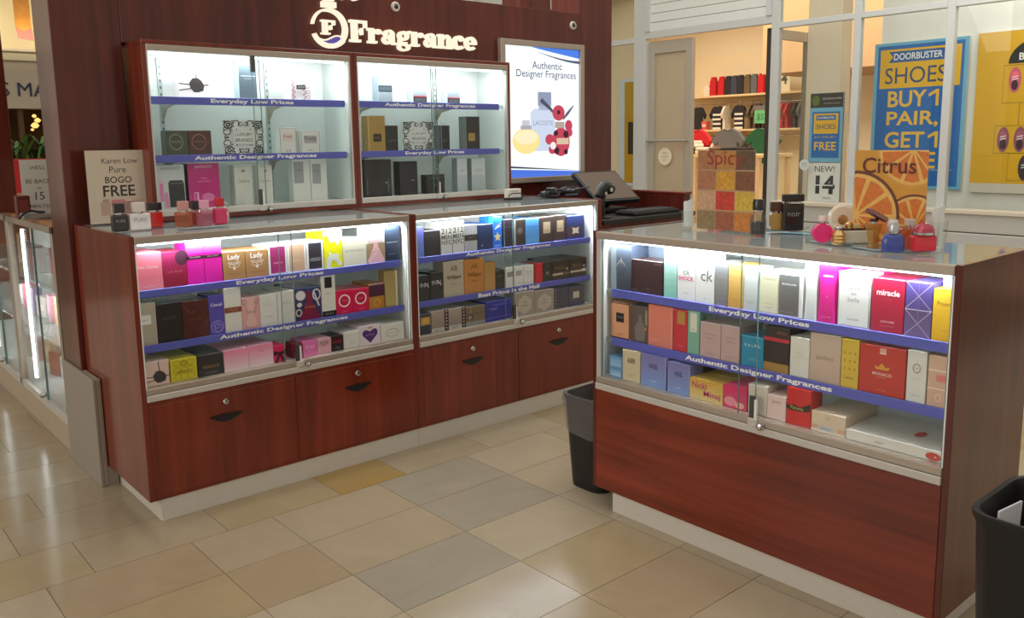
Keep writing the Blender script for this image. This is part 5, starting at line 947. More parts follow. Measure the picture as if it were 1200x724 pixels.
# ---- on the separate counter
ZR = HR
def glass_tumbler(label, px, py, h):
    p = at(2, ZR, px, py); t = thing('strip_glass', label, 'glass', (p.x, p.y, ZR), group='glasses of paper test strips')
    b = MB(); b.lathe([(.021, 0), (.022, .004), (.027, h), (.0255, h), (.0205, .008), (.001, .007)], GLASSW); b.obj('tumbler', t)
    b = MB()
    for k in range(6):
        a = k * 1.1; x_, y_ = .010 * math.cos(a), .010 * math.sin(a); b.M = Matrix.Translation((x_, y_, .008)) @ Matrix.Rotation(.06 * math.cos(a), 4, 'Y') @ Matrix.Rotation(-PI / 2 + .3 * k, 4, 'Z')
        b.box(-.008, .008, -.0004, .0004, 0, h * 1.25 + .004 * k, P((236, 234, 230), .6))
    b.obj('test_strips', t)
glass_tumbler('small glass of white test strips left of the Spicy sign', 807, 267.5, .066)
glass_tumbler('small glass of white test strips right of the Citrus sign', 1098, 290, .078)
def RB(label, px, py, *a, **k):
    p = at(2, k.pop('z', ZR), px, py); o_ = bottle(label, 0, 0, ZR, *a, **k); o_.location = (p.x, p.y, p.z); o_.rotation_euler = (0, 0, -PI / 2 + .85); return o_
t = RB('glass jar of dark coffee beans with black lid beside the Spicy sign', 888, 276, .056, .056, .082, (196, 200, 200), (20, 20, 20), (.7, .036), plane='y', trans=.95, shape='jar', cat='jar')
b = MB(); b.lathe([(.001, .004), (.022, .006), (.0235, .04), (.02, .048), (.001, .05)], P((46, 36, 30), .6, amp=.5, scale=300)); b.obj('coffee_beans', t)
RB('slim gold bottle with brown cap behind the coffee jar', 908.5, 269.5, .040, .03, .062, (206, 160, 84), (96, 54, 34), (.98, .034), plane='y', trans=.3)
RB('tall black square bottle with banded cap beside the gold one', 928, 270, .074, .036, .098, (26, 24, 24), (32, 30, 30), (.98, .026), plane='y', trans=0, tex='noir', tcol=(150, 150, 150))
p = at(2, ZR, 926, 270)
t = tag(MB().lathe([(.085, 0), (.085, .004)], GLASSTOP, seg=8).obj('mirror_tray', None, (at(2, ZR, 915, 268).x + .03, at(2, ZR, 915, 268).y, ZR)), 'octagonal glass tray under the black and gold bottles', 'tray') 
p = at(2, ZR, 925, 273); t = thing('paper_strip', 'pale blue paper test strips lying beside the coffee jar', 'paper', (p.x, p.y, ZR))
b = MB(); b.M = Matrix.Rotation(-1.3, 4, 'Z'); b.box(-.07, .06, -.014, .012, .0005, .002, P((110, 178, 214), .5)); b.box(-.05, .075, -.022, -.004, .002, .003, P((150, 200, 226), .5)); b.obj('sheet', t)
b = MB(); b.M = Matrix.Rotation(-.5, 4, 'Z'); b.box(-.085, .0, .0, .012, .003, .004, P((232, 220, 216), .5)); b.obj('white_strip', t)
p = at(2, ZR, 1003, 284.5)
tag(MB().lathe([(.002, .0), (.105, 0), (.105, .004), (.002, .004)], GLASSTOP, seg=8).obj('mirror_tray', None, (p.x + .02, p.y + .05, ZR)), 'octagonal mirror tray under the hot pink and gold bottles', 'tray', None)
TZ = ZR + .0045
RB('round hot pink bottle with pale cap on the octagonal tray', 963, 285, .062, .026, .064, (232, 16, 116), (236, 206, 206), (.42, .016), plane='y', trans=0, shape='disc', z=TZ)
t = RB('gold bottle with pearly half moon cap behind the hot pink one', 985, 279, .054, .03, .030, (226, 60, 60), (236, 214, 190), (.9, .012), plane='y', trans=.4, z=TZ)
b = MB(); b.lathe([(.012, -.010), (.036, -.010), (.042, -.004), (.042, .004), (.036, .010), (.012, .010)], P((236, 216, 192), .25, coat=.6), c=(0, .066), axis='y', seg=28); b.lathe([(.016, -.0125), (.001, -.016)], P((206, 150, 90), .2, metal=.7), c=(0, .06), axis='y'); b.obj('half_moon_cap', t)
t = RB('wide frosted bottle with gold knobs on the octagonal tray', 1002, 285, .104, .03, .042, (206, 200, 176), (214, 180, 120), (.22, .014), plane='y', trans=.3, z=TZ)
b = MB(); b.lathe([(.012, 0), (.014, .014), (.006, .02)], P((214, 170, 110), .15, metal=.9), c=(-.02, 0), z0=.046); b.lathe([(.009, 0), (.010, .010), (.004, .014)], P((214, 170, 110), .15, metal=.9), c=(.034, 0), z0=.046); b.box(-.05, .05, -.012, .012, .041, .046, P((60, 40, 30), .3)); b.obj('gold_knobs', t)
b = MB(); 
t = thing('perfume_bottle', 'ribbed gold bottle leaning between the pink and frosted bottles', 'perfume bottle', (at(2, TZ, 982, 286).x, at(2, TZ, 982, 286).y, TZ), -PI / 2 + .8)
b = MB(); b.lathe([(.018, 0)] + [(.018 + (.004 if k % 2 else 0), .004 + .005 * k) for k in range(7)] + [(.012, .042)], P((226, 190, 130), .12, metal=.8)); b.obj('body', t); b = MB(); b.lathe([(.009, .042), (.009, .05), (.004, .053)], CHROME); b.obj('cap', t)
p = at(2, ZR, 1047, 290); tag(MB().lathe([(.002, .0), (.115, 0), (.115, .004), (.002, .004)], GLASSTOP, seg=8).obj('mirror_tray', None, (p.x + .012, p.y + .012, ZR)), 'octagonal mirror tray under the blue and red bottles', 'tray')
t = RB('flared amber bottle with tilted chrome cap in front of the Citrus sign', 1022.5, 290, .050, .04, .072, (224, 180, 96), (60, 40, 36), (.5, .008), plane='y', trans=.8, shape='vase', z=TZ)
b = MB(); b.M = Matrix.Translation((.004, 0, .088)) @ Matrix.Rotation(.5, 4, 'Y'); b.box(-.032, .03, -.016, .016, 0, .016, P((150, 110, 104), .15, metal=.8), .004); b.obj('tilted_cap', t)
RB('low blue bottle with silver band on the octagonal tray', 1046, 294.5, .062, .036, .052, (52, 70, 150), (190, 190, 190), (.5, .022), plane='y', trans=.25, shape='dome', z=TZ)
RB('clear knob topped bottle behind the low blue one', 1045, 290.5, .05, .03, .056, (206, 200, 190), (220, 220, 220), (.6, .022), plane='y', trans=.8, shape='dome', z=TZ)
RB('peach bottle with crystal cap between the blue and red bottles', 1064.5, 290.5, .052, .03, .060, (228, 150, 116), (206, 190, 176), (.44, .020), plane='y', trans=.6, z=TZ)
t = RB('red squarish bottle with pink domed top on the octagonal tray', 1081, 294, .066, .034, .046, (214, 40, 56), (226, 110, 130), (.3, .004), plane='y', trans=0, z=TZ)
b = MB(); b.lathe([(.028, 0), (.029, .012), (.024, .022), (.012, .030), (.001, .032)], P((222, 90, 116), .1, trans=.5), z0=.049); b.lathe([(.0295, 0), (.0295, .007)], CHROME, z0=.047); b.obj('domed_top', t)

# ================================================================== BINS
def bin_(label, x, y, rz, wx, wy, h, taper, liner, col=(18, 18, 18)):
    t = thing('waste_bin', label, 'bin', (x, y, 0), rz)
    def ring(z, k, inset=0.):
        hx, hy = wx / 2 * k - inset, wy / 2 * k - inset; r = min(.05, hx * .4); o_ = []
        for cx, cy, a0 in [(hx - r, hy - r, 0), (-hx + r, hy - r, 90), (-hx + r, -hy + r, 180), (hx - r, -hy + r, 270)]:
            o_ += [(cx + r * math.cos(math.radians(a0 + 22.5 * i)), cy + r * math.sin(math.radians(a0 + 22.5 * i)), z) for i in range(5)]
        return o_
    def loft(b, rings, m, cap0=False):
        n = len(rings[0]); vs = [v for r_ in rings for v in r_]
        fs = [(i * n + k, i * n + (k + 1) % n, (i + 1) * n + (k + 1) % n, (i + 1) * n + k) for i in range(len(rings) - 1) for k in range(n)]
        if cap0: fs.append(list(range(n)))
        b.add(vs, fs, m, True)
    b = MB(); loft(b, [ring(0.0, taper), ring(.01, taper + .01), ring(h - .03, .985), ring(h - .012, 1.02), ring(h, 1.02), ring(h, .97), ring(h - .02, .95), ring(.02, taper - .03)], P(col, .45, amp=.1, scale=60), True)
    b.add([(v[0], v[1], .02) for v in ring(.02, taper - .03)], [list(range(20))], P(col, .5)); b.obj('body', t)
    if liner:
        lm = glass('bin_bag', (.9, .9, .92), 1.5, .25, (190, 184, 182), .17)
        b = MB(); rr = [ring(h - .16, .965), ring(h - .10, 1.0), ring(h - .02, 1.045), ring(h + .006, 1.035), ring(h + .002, .96), ring(h - .08, .90), ring(h - .14, .84)]
        rr = [[(v[0] + random.uniform(-.003, .003), v[1] + random.uniform(-.003, .003), v[2] + (random.uniform(-.01, .01) if i == 0 else 0)) for v in r_] for i, r_ in enumerate(rr)]
        loft(b, rr, lm); b.obj('bag_liner', t)
        b = MB(); b.lathe([(.001, .07), (.05, .065), (.085, .02), (.08, -.04)], P((206, 190, 176), .8, amp=.2), seg=9, sq=(1, .8), z0=h - .085); b.obj('crumpled_paper', t)
    return t, ring
bin_('black waste bin with clear bag liner behind the separate counter', 1.545, -.855, 0, .34, .215, .385, .84, True)
t, _ = bin_('large black waste bin with loose white paper in front of the separate counter', 1.05, -2.70, .0, .30, .46, .60, .86, False, (22, 20, 20))
b = MB(); b.M = Matrix.Translation((-.03, .185, .47)) @ Matrix.Rotation(.12, 4, 'Y'); b.box(-.085, .05, -.002, .002, -.12, .118, P((220, 218, 222), .7)); b.obj('loose_paper', t)

# ================================================================== LEFT WING OF THE KIOSK
wx = -.02
wg = thing('wing_display_case', 'glass fronted wing counter running back behind the left pillar, with bright light strips', 'display case', (wx, .975, 0))
WL = 2.95; WD = .52
b = MB(); b.box(.02, WD, 0, .02, 0, 1.04, MAHOG); b.box(WD - .02, WD, 0, WL, 0, 1.04, WHITE); b.box(.02, WD, WL - .02, WL, 0, 1.04, MAHOG); b.obj('carcass', wg)
MB().box(-.0, WD, -.0, WL, 1.04, 1.062, MAPLE, .003).obj('worktop', wg)
MB().box(.004, .03, 0, WL, 0, .13, P((176, 160, 136), .5), .002).obj('kick_plate', wg)
MB().box(.03, WD - .02, .02, WL - .02, .13, .15, WHITE).obj('deck', wg)
DW = .92
for k in range(3):
    y0 = .03 + k * (DW + .03)
    b = MB(); b.box(.0, .03, y0, y0 + .028, .13, 1.04, STEEL, .003); b.box(.0, .03, y0 + DW, y0 + DW + .028, .13, 1.04, STEEL, .003); b.box(0, .03, y0, y0 + DW, 1.01, 1.04, STEEL); b.box(0, .03, y0, y0 + DW, .13, .165, STEELW); b.obj('door_frame', wg)
    g_ = MB().box(.01, .015, y0 + .028, y0 + DW, .165, 1.01, GLASS).box(.004, .012, y0 + .40, y0 + .403, .166, 1.009, GEDGE).box(.015, .021, y0 + .44, y0 + .443, .166, 1.009, GEDGE).obj('glass_door', wg)
    b = MB(); b.lathe([(.012, 0), (.014, -.02), (.009, -.028)], CHROME, c=(y0 + .42, .19), axis='x', z0=.005); b.obj('door_knob', g_)
    b = MB(); zz = .2
    while zz < .98: b.box(.03, .042, y0 + .75, y0 + .772, zz, zz + .0095, emis((240, 250, 255), 9.)); zz += .0145
    b.obj('led_strip', wg)
    l = area('wing_led', (0, 0, 0), (1, 0, 0), .02, .8, 3.0, (.95, .98, 1), wg); l.location = (.05, y0 + .76, .6); l.rotation_euler = (0, -PI / 2, 0)
    for z in (.43, .70): MB().box(.06, WD - .03, y0 + .03, y0 + DW, z, z + .01, SHELFG).obj('shelf', wg)
cols = [(232, 170, 190), (226, 220, 214), (150, 130, 170), (206, 120, 130), (206, 206, 206), (170, 90, 80), (120, 120, 130), (226, 190, 150)]
PLC = {.15: 'bottom', .44: 'middle', .71: 'top'}; n_ = 0
ORD = ['first', 'second', 'third', 'fourth', 'fifth', 'sixth', 'seventh', 'eighth', 'ninth', 'tenth', 'eleventh', 'twelfth']
CN = ['pale pink', 'off white', 'mauve', 'rose red', 'light grey', 'brick brown', 'slate grey', 'peach']
for z in (.15, .44, .71):
    yy = .16; k = 0
    while yy < 1.75:
        wdt = random.uniform(.09, .14); h = random.uniform(.11, .17); i = (n_ * 3 + k) % 8
        b = carton(wdt, h, .05, cols[i], [('r', .2, .3, .8, .6, tuple(min(255, v * 1.12) for v in cols[i]))])
        b.box(-wdt / 2 - .002, -wdt / 2 - .001, 0, .05, 0, h, GLASS)
        tag(b.obj('perfume_carton', None, (wx + .15 + random.uniform(0, .06), .975 + yy, z + .0005), -PI / 2 + random.uniform(-.3, .3)), '%s carton, %s from the pillar on the %s shelf of the wing case' % (CN[i], ORD[k], PLC[z]), 'perfume box', 'cartons in the wing case')
        yy += wdt + .05; k += 1
    n_ += 1
# things on the wing counter
ZW = 1.062
def back15(b, w_, h):
    b.box(-w_ / 2, w_ / 2, -.002, -.001, .003, h, P((226, 222, 216), .5)); K = INK((60, 56, 60))
    for tx_, v, s_ in [("WE'LL", .86, .44), ('BE BACK', .62, .72), ('IN', .5, .1), ('15', .36, .26), ('MINUTES', .18, .6)]: b.text(tx_, 0, v * h, s_ * w_, -.0022, K)
yk = 1.42; x0, x1 = xat(25, yk, 1.2), xat(66, yk, 1.2)
acrylic_sign('notice_sign', 'white notice reading back in 15 minutes on the left wing counter', x0, x1, yk, yk, ZW, at(1, yk, 40, 187).z - ZW, back15)
t = thing('cardboard_box', 'small maroon box on the wing counter in front of the white notice', 'box', (xat(29, 1.30, 1.1) , 1.30, ZW))
b = MB(); b.box(-.03, .026, 0, .05, 0, .105, P((92, 34, 34), .4), .002); b.flat([(-.022, .02), (.018, .02), (.018, .085), (-.022, .085)], -.0004, INK((120, 50, 46))); b.obj('body', t)
t = thing('tape_dispenser', 'grey device with a black cable on the wing counter', 'device', (xat(45, 1.22, 1.07), 1.22, ZW))
b = MB(); b.box(-.06, .10, 0, .09, 0, .028, P((150, 146, 140), .4), .008); b.obj('body', t)
b = MB(); b.tube([(-.08, .0, .006), (-.06, -.01, .03), (-.03, -.005, .042), (0, .0, .034), (.03, .01, .03)], .005, BLACK); b.obj('cable', t)

# ================================================================== FAR SHOP BEYOND THE WING
YS = 11.
CW = P((226, 214, 190), .6); 
b = MB(); b.box(-2.5, 7, YS, YS + .4, 1.95, 2.63, P((196, 184, 164), .6)); b.box(-2.5, 7, YS - .06, YS, 2.62, 2.74, P((214, 206, 176), .5), .01); b.box(-2.5, 7, YS - .12, YS, 2.74, 2.78, CW, .01); b.box(-2.5, 7, YS + .1, YS + .4, 2.78, 5.5, P((246, 232, 190), .6))
struct(b.obj('wall_far_shop'), 'cream wall and sign band of the far shop')
area('far_cove_light', (2.0, YS - .5, 2.9), (2.0, YS + .1, 3.6), 3, .2, 11, (1, .85, .55))
t = thing('far_shop_sign', 'navy serif letters on the cream band of the far shop', 'sign', (1.98, YS - .01, 2.22))
b = MB(); b.text('S MAR', .13, 0, .78, -.004, P((28, 40, 72), .4)); b.obj('lettering', t)
struct(MB().box(-2.5, 7, YS + 2.4, YS + 2.6, 0, 2.2, P((120, 84, 44), .7, amp=.5, scale=2)).obj('wall_far_interior'))
struct(MB().box(-2.5, 1.3, YS + .1, YS + .3, 0, 1.95, P((130, 100, 66), .7)).obj('wall_far_pier'))
struct(MB().box(-2.5, 7, YS + .4, YS + 2.4, 2.195, 2.25, P((150, 120, 84), .7)).obj('ceiling_far_shop'))
struct(MB().box(1.93, 2.0, YS + .1, YS + .2, 0, 1.95, P((96, 66, 40), .6)).obj('trim_20'))
for (px, py, s_) in [(40, 136, .05), (44, 141, .07), (41, 147, .09), (38, 152, .04)]:
    p = at(1, YS + .6 + {136: 0, 141: .4, 147: .8, 152: 1.2}[py], px, py); t = thing('pendant_lamp', {136: 'topmost warm lamp glowing inside the far shop', 141: 'second warm lamp from the top inside the far shop', 147: 'largest warm lamp glowing inside the far shop', 152: 'lowest small warm lamp inside the far shop'}[py], 'lamp', tuple(p), group='warm lamps in the far shop')
    b = MB(); s_ *= .7; b.lathe([(.01, s_ * .8), (s_ * .6, s_ * .5), (s_, 0), (s_ * .6, -s_ * .5), (.01, -s_ * .7)], emis((255, 196, 110), 1.6)); b.obj('bulb', t); b = MB(); b.tube([(0, 0, s_ * .7), (0, 0, 2.2 - p.z)], .006, BLACK); b.obj('cord', t)
p = at(1, YS - .3, 26, 18); t = thing('hanging_banner', 'orange banner with pink hem hanging by the far shop', 'banner', (p.x, YS - .3, p.z))
b = MB(); b.prism([(-.10, .6), (.10, .6), (.10, -.16), (0, -.22), (-.10, -.16)], -.006, .006, P((206, 140, 60), .6, amp=.2, scale=12)); b.obj('panel', t); b = MB(); b.prism([(-.1, -.15), (0, -.215), (.10, -.15), (.12, -.34), (-.08, -.32)], -.003, .003, P((206, 110, 106), .6)); b.obj('hem', t)
pl_ = thing('planter', 'red planter trough of ferns beyond the wing counter', 'planter', (1.0, 6.0, 0))
b = MB(); b.prism([(-.5, .55), (.5, .55), (.56, 1.275), (-.56, 1.275)], -.2, .2, P((186, 24, 32), .35, coat=.3)); b.box(-.58, .58, -.22, .22, 1.255, 1.285, P((196, 28, 36), .35), .006); b.box(-.35, .35, -.14, .14, 0, .55, P((90, 60, 40), .6)); b.obj('trough', pl_)
MB().box(-.5, .5, -.17, .17, 1.262, 1.272, P((50, 36, 26), .9)).obj('soil', pl_)
b = MB(); G_ = [P((70, 104, 44), .5), P((96, 132, 60), .5), P((46, 78, 36), .5)]
for k in range(210):
    x, y = random.uniform(-.48, .48), random.uniform(-.15, .15); a = random.uniform(0, 2 * PI); l_ = random.uniform(.10, .24); up = random.uniform(.5, 1.2)
    pts = [(x + l_ * t_ * math.cos(a), y + l_ * t_ * math.sin(a), 1.27 + l_ * up * math.sin(t_ * 1.9)) for t_ in (0, .3, .6, 1.)]
    w2 = [.006, .018, .016, .002]; vs = []
    for q, w3 in zip(pts, w2): vs += [(q[0] - w3 * math.sin(a), q[1] + w3 * math.cos(a), q[2]), (q[0] + w3 * math.sin(a), q[1] - w3 * math.cos(a), q[2])]
    b.add(vs, [(0, 1, 3, 2), (2, 3, 5, 4), (4, 5, 7, 6)], random.choice(G_))
b.obj('fern_leaves', pl_)

# ================================================================== SHOE STORE WINDOW
def wall_poster(name, label, y0, y1, z0, z1, x, draw, dep=.03):
    t = thing(name, label, 'poster', (x, (y0 + y1) / 2, z0), -PI / 2); w_, h = y0 - y1, z1 - z0
    b = MB(); b.box(-w_ / 2, w_ / 2, 0, dep, 0, h, P((206, 208, 206), .5), .003); b.obj('board', t)
    b = MB(); draw(b, w_, h); b.obj('print', t)
    return t
YEL, BLU, LBL = (226, 178, 34), (30, 104, 178), (110, 178, 210)
def rect(b, w_, h, u0, v0, u1, v1, y, c): b.flat([(-w_ / 2 + u0 * w_, v0 * h), (-w_ / 2 + u1 * w_, v0 * h), (-w_ / 2 + u1 * w_, v1 * h), (-w_ / 2 + u0 * w_, v1 * h)], y, INK(c))
def doorbuster(b, w_, h):
    rect(b, w_, h, 0, 0, 1, 1, -.001, LBL); rect(b, w_, h, .04, .02, .96, .98, -.0014, BLU); rect(b, w_, h, .07, .69, .93, .955, -.0018, YEL)
    b.flat([(-.34 * w_, .865 * h), (.28 * w_, .865 * h), (.28 * w_, .94 * h), (-.34 * w_, .94 * h), (-.29 * w_, .9025 * h)], -.0022, INK((40, 96, 160)))
    b.text('DOORBUSTER', -.02 * w_, .903 * h, .52 * w_, -.003, INK(W_), bold=.015, sq=.045 * h); b.text('SHOES', -.04 * w_, .775 * h, .66 * w_, -.003, INK((40, 76, 120)), sq=.11 * h)
    for t_, v, s_ in [('BUY 1', .615, .55), ('PAIR,', .475, .56), ('GET 1', .335, .58), ('FREE', .195, .55)]: b.text(t_, -.05 * w_, v * h, s_ * w_, -.003, INK((232, 186, 70)), bold=.02, sq=.112 * h)
    for v in (.615, .335):
        k_ = -.05 * w_ + (.55 if v > .5 else .58) * w_ / 2; b.flat([(k_ - .03 * w_, (v + .056) * h), (k_ - .105 * w_, (v + .028) * h), (k_ - .105 * w_, (v + .008) * h), (k_ - .03 * w_, (v + .03) * h)], -.0032, INK((232, 186, 70)))
    b.text('second pair of equal or lesser value', .2 * w_, .13 * h, .4 * w_, -.003, INK((200, 214, 226)))
wall_poster('sale_poster', 'large blue and yellow shoe sale poster behind the shop glass', 1.064, .178, .872, 2.275, XS + .5, doorbuster)
def shoe(b, u, v, c, sc_=1., w_=1, h=1):
    X = lambda p: (-w_ / 2 + (u + p[0] * .05 * sc_) * w_, (v + p[1] * .055 * sc_) * h)
    b.flat([X(p) for p in ell(0, 0, 1, 1.5)], -.0024, INK(c)); b.flat([X(p) for p in ell(0, -.6, .55, .6)], -.0028, INK((60, 40, 44))); b.flat([X(p) for p in ell(0, .5, .6, .5)], -.0028, INK(tuple(min(255, k * 1.15) for k in c)))
    b.ribbon([X((-.5, 0)), X((.5, .15))], .008, -.003, INK(W_)); b.ribbon([X((-.5, .3)), X((.5, .45))], .008, -.003, INK(W_))
def backto(b, w_, h):
    rect(b, w_, h, 0, 0, 1, 1, -.001, (222, 172, 22)); rect(b, w_, h, 0, 0, 1, .06, -.0014, (212, 206, 190))
    cx = .5
    b.flat([(-w_ / 2 + (cx + .25 * math.cos(a)) * w_, (.80 + .15 * math.sin(a)) * h) for a in [PI * k / 20 for k in range(21)]], -.0016, INK((28, 27, 27)))
    b.text('BACK TO', 0, .84 * h, .34 * w_, -.002, INK(W_), bold=.025)
    def box_(u0, v0, u1, v1): b.ribbon([(-w_ / 2 + p[0] * w_, p[1] * h) for p in [(u0, v0), (u1, v0), (u1, v1), (u0, v1)]], .005, -.002, INK((120, 96, 40)), closed=True)
    box_(.22, .56, .78, .79); box_(.18, .25, .5, .42); box_(.30, .08, .62, .25); b.ribbon([(-w_ / 2 + .36 * w_, .42 * h), (-w_ / 2 + .36 * w_, .56 * h)], .005, -.002, INK((120, 96, 40)))
    for (u, v, c) in [(.31, .70, (214, 96, 116)), (.45, .70, (214, 96, 116)), (.60, .70, (120, 130, 150)), (.46, .50, (60, 56, 52)), (.58, .50, (90, 86, 80)), (.25, .335, (150, 84, 104)), (.38, .335, (150, 84, 104)), (.43, .16, (60, 52, 56)), (.54, .16, (80, 150, 170))]: shoe(b, u, v, c, .95, w_, h)
wall_poster('shoe_poster', 'yellow back to school poster with pairs of shoes in the shop window', .10, -.95, .855, 2.285, XS + .5, backto)
def freep(b, w_, h):
    rect(b, w_, h, 0, .42, 1, .88, -.001, LBL); rect(b, w_, h, .07, .455, .93, .845, -.0014, BLU); rect(b, w_, h, .12, .66, .88, .83, -.0018, YEL); rect(b, w_, h, .2, .775, .8, .815, -.0022, (40, 96, 160))
    b.text('DOORBUSTER', 0, .795 * h, .52 * w_, -.003, INK(W_), bold=.01); b.text('SHOES', 0, .72 * h, .6 * w_, -.003, INK((40, 76, 120))); b.text('BUY 1 PAIR, GET 1', 0, .63 * h, .66 * w_, -.003, INK((232, 186, 70))); b.text('FREE', 0, .555 * h, .68 * w_, -.003, INK((232, 186, 70)), bold=.02)
    rect(b, w_, h, 0, .88, 1, 1, -.001, (52, 48, 44)); b.flat([(-w_ * .34 + q[0], q[1]) for q in ell(0, .94 * h, .12 * w_, .045 * h)], -.0014, INK((90, 110, 40))); b.text('GIVE BACK & WIN', .16 * w_, .955 * h, .58 * w_, -.002, INK((220, 214, 206))); b.text('on selected styles', .16 * w_, .915 * h, .5 * w_, -.002, INK((170, 166, 160)))
    rect(b, w_, h, 0, 0, 1, .41, -.001, (226, 226, 222)); b.text('NEW!', .02 * w_, .36 * h, .62 * w_, -.002, INK((50, 52, 56)), sq=.05 * h); b.text('14', .05 * w_, .225 * h, .6 * w_, -.002, INK((52, 54, 58)), bold=.045, sq=.16 * h); b.text('WAYS', .1 * w_, .11 * h, .25 * w_, -.002, INK((60, 62, 66))); b.text('TO GROW', .05 * w_, .06 * h, .42 * w_, -.002, INK((60, 62, 66)))
    b.ribbon([(-.3 * w_, .22 * h), (.3 * w_, .22 * h)], .012, -.0024, INK((226, 226, 222)))
t = thing('easel_sign', 'tall free pair and new 14 ways sign standing behind the shop glass', 'sign', (XS + .1, 1.335, .013), -PI / 2 + .0)
b = MB(); b.box(-.18, .18, 0, .02, .62, 1.80, P((150, 150, 146), .4, .4), .003); b.obj('board', t)
b = MB(); b.M = Matrix.Translation((0, 0, .63)); freep(b, .345, 1.165); b.obj('print', t)
b = MB(); b.box(-.2, .2, -.05, .25, 0, .02, P((90, 90, 90), .4, .5), .004); b.tube([(0, .03, .02), (0, .03, 1.0)], .016, STEEL); b.obj('stand', t)
t = tag(MB().lathe([(.055, 0), (.055, .004)], P((206, 214, 212), .5), axis='x').obj('window_sticker', None, (XS - .012, 1.49, 1.105)), 'round pale sticker on the shop window glass', 'sticker')
st_ = MB(); st_.M = Matrix.Translation((XS - .0128, 1.49, 1.105)) @ Matrix.Rotation(-PI / 2, 4, 'Z'); st_.text('NEW', 0, .012, .055, 0, INK((110, 120, 120))); st_.text('HOURS', 0, -.014, .06, 0, INK((120, 150, 140))); s_ = st_.obj('sticker_text'); s_.parent = t; s_.matrix_parent_inverse = t.matrix_basis.inverted()
def yposter(b, w_, h): rect(b, w_, h, 0, 0, 1, 1, -.001, (206, 214, 226)); rect(b, w_, h, .3, .03, 1, .97, -.0014, (190, 150, 30)); rect(b, w_, h, .5, .3, .8, .6, -.0018, (60, 50, 30))
wall_poster('window_poster', 'yellow edged poster in the shop window beside the mahogany pillar', 4.28, 3.98, .8, 2.13, XS + .318, yposter)

# ---- stock in the shoe and clothes store
SHM = P((226, 196, 150), .5)
su = thing('wall_shelving', 'cream wall shelving of folded and hung clothes inside the store', 'shelving', (12.35, 5.9, 0))
b = MB()
for z in (1.50, 2.10): b.box(-.35, .24, -1.6, 1.3, z, z + .035, SHM, .004)
b.obj('shelf', su)
for z in (1.98, 1.42): MB().tube([(-.22, -1.6, z), (-.22, 1.3, z)], .014, CHROME).obj('rail', su)
MB().box(.2, .24, -1.6, 1.3, .0, 2.9, P((240, 222, 186), .6)).obj('back_panel', su)
CL = {'r': ((196, 24, 36), 'red'), 'k': ((40, 38, 42), 'black'), 'w': ((226, 216, 198), 'cream'), 'g': ((96, 97, 100), 'grey'), 'b': ((60, 64, 80), 'dark blue'), 't': ((104, 84, 62), 'brown'), 'e': ((22, 84, 52), 'green'), 'p': ((216, 90, 76), 'coral')}
def folded(loc, c, lab, w_=.22, n=1, rz=0):
    col, cn = CL[c]; t = thing('folded_garment', lab, 'clothes', loc, rz, 'folded clothes in the store'); b = MB()
    b.box(-.12, .12, -w_ / 2, w_ / 2, 0, .06, P(col, .8, amp=.15), .02); b.box(-.125, .10, -w_ / 2 + .01, w_ / 2 - .01, .058, .10, P(col, .8, amp=.15), .018); b.box(-.122, -.12, -.03, .03, .02, .05, P((230, 226, 220), .7)); b.obj('body', t)
def upright(loc, c, lab, w_=.16, h=.34):
    col, cn = CL[c]; t = thing('displayed_garment', lab, 'clothes', loc, 0, 'garments shown on the top shelf of the store'); b = MB()
    b.prism([(-w_ / 2, 0), (w_ / 2, 0), (w_ / 2, h * .75), (w_ * .25, h), (-w_ * .25, h), (-w_ / 2, h * .75)], -.04, .04, P(col, .8, amp=.15), 'x'); b.obj('body', t)
def hung(loc, c, lab, stripes=False, w_=.36, h=.50, face=False):
    col, cn = CL[c]; t = thing('hung_garment', lab, 'clothes', loc, 0 if not face else -PI / 2, 'hung clothes in the store')
    b = MB(); o_ = [(-w_ * .30, -h), (w_ * .30, -h), (w_ * .29, -.12), (w_ * .48, -.22), (w_ * .56, -.15), (w_ * .30, -.02), (w_ * .12, 0), (0, -.03), (-w_ * .12, 0), (-w_ * .30, -.02), (-w_ * .56, -.15), (-w_ * .48, -.22), (-w_ * .29, -.12)]
    b.prism(o_, -.022, .022, P(col, .8, amp=.12))
    if stripes:
        for k in range(4): b.box(-w_ * .29, w_ * .29, -.0235, .0235, -.17 - .08 * k, -.135 - .08 * k, P((232, 226, 214), .8))
    b.obj('body', t)
    b = MB(); b.tube([(0, 0, .07), (.015, 0, .055), (0, 0, .03), (0, 0, -.01)], .005, CHROME, 6); b.obj('hanger', t)
ord_ = ORD + ['thirteenth', 'fourteenth', 'fifteenth', 'sixteenth']
for k, (c, y) in enumerate(zip('wrrkbktgr', [6.55, 6.42, 6.24, 6.1, 5.97, 5.84, 5.7, 5.56, 5.42])): upright((12.25, y, 2.136), c, '%s garment, %s from the door side on the store top shelf' % (CL[c][1], ord_[k]), .122, .34 if c != 'w' else .2)
for k, (c, y, s_, fc) in enumerate([('k', 6.66, 0, 1), ('k', 6.24, 1, 1), ('w', 6.04, 0, 0), ('k', 5.78, 1, 1), ('t', 5.52, 0, 0), ('t', 5.42, 0, 0), ('k', 5.33, 0, 0), ('t', 5.25, 0, 0), ('w', 5.14, 0, 0), ('w', 5.07, 0, 0), ('r', 4.98, 0, 0), ('r', 4.90, 0, 0), ('r', 4.80, 0, 0), ('k', 4.66, 0, 0), ('g', 4.56, 0, 0)]):
    hung((12.13, y, 1.95), c, '%s garment, %s from the door side on the upper store rail' % (CL[c][1], ord_[k]), bool(s_), .30, .42, bool(fc))
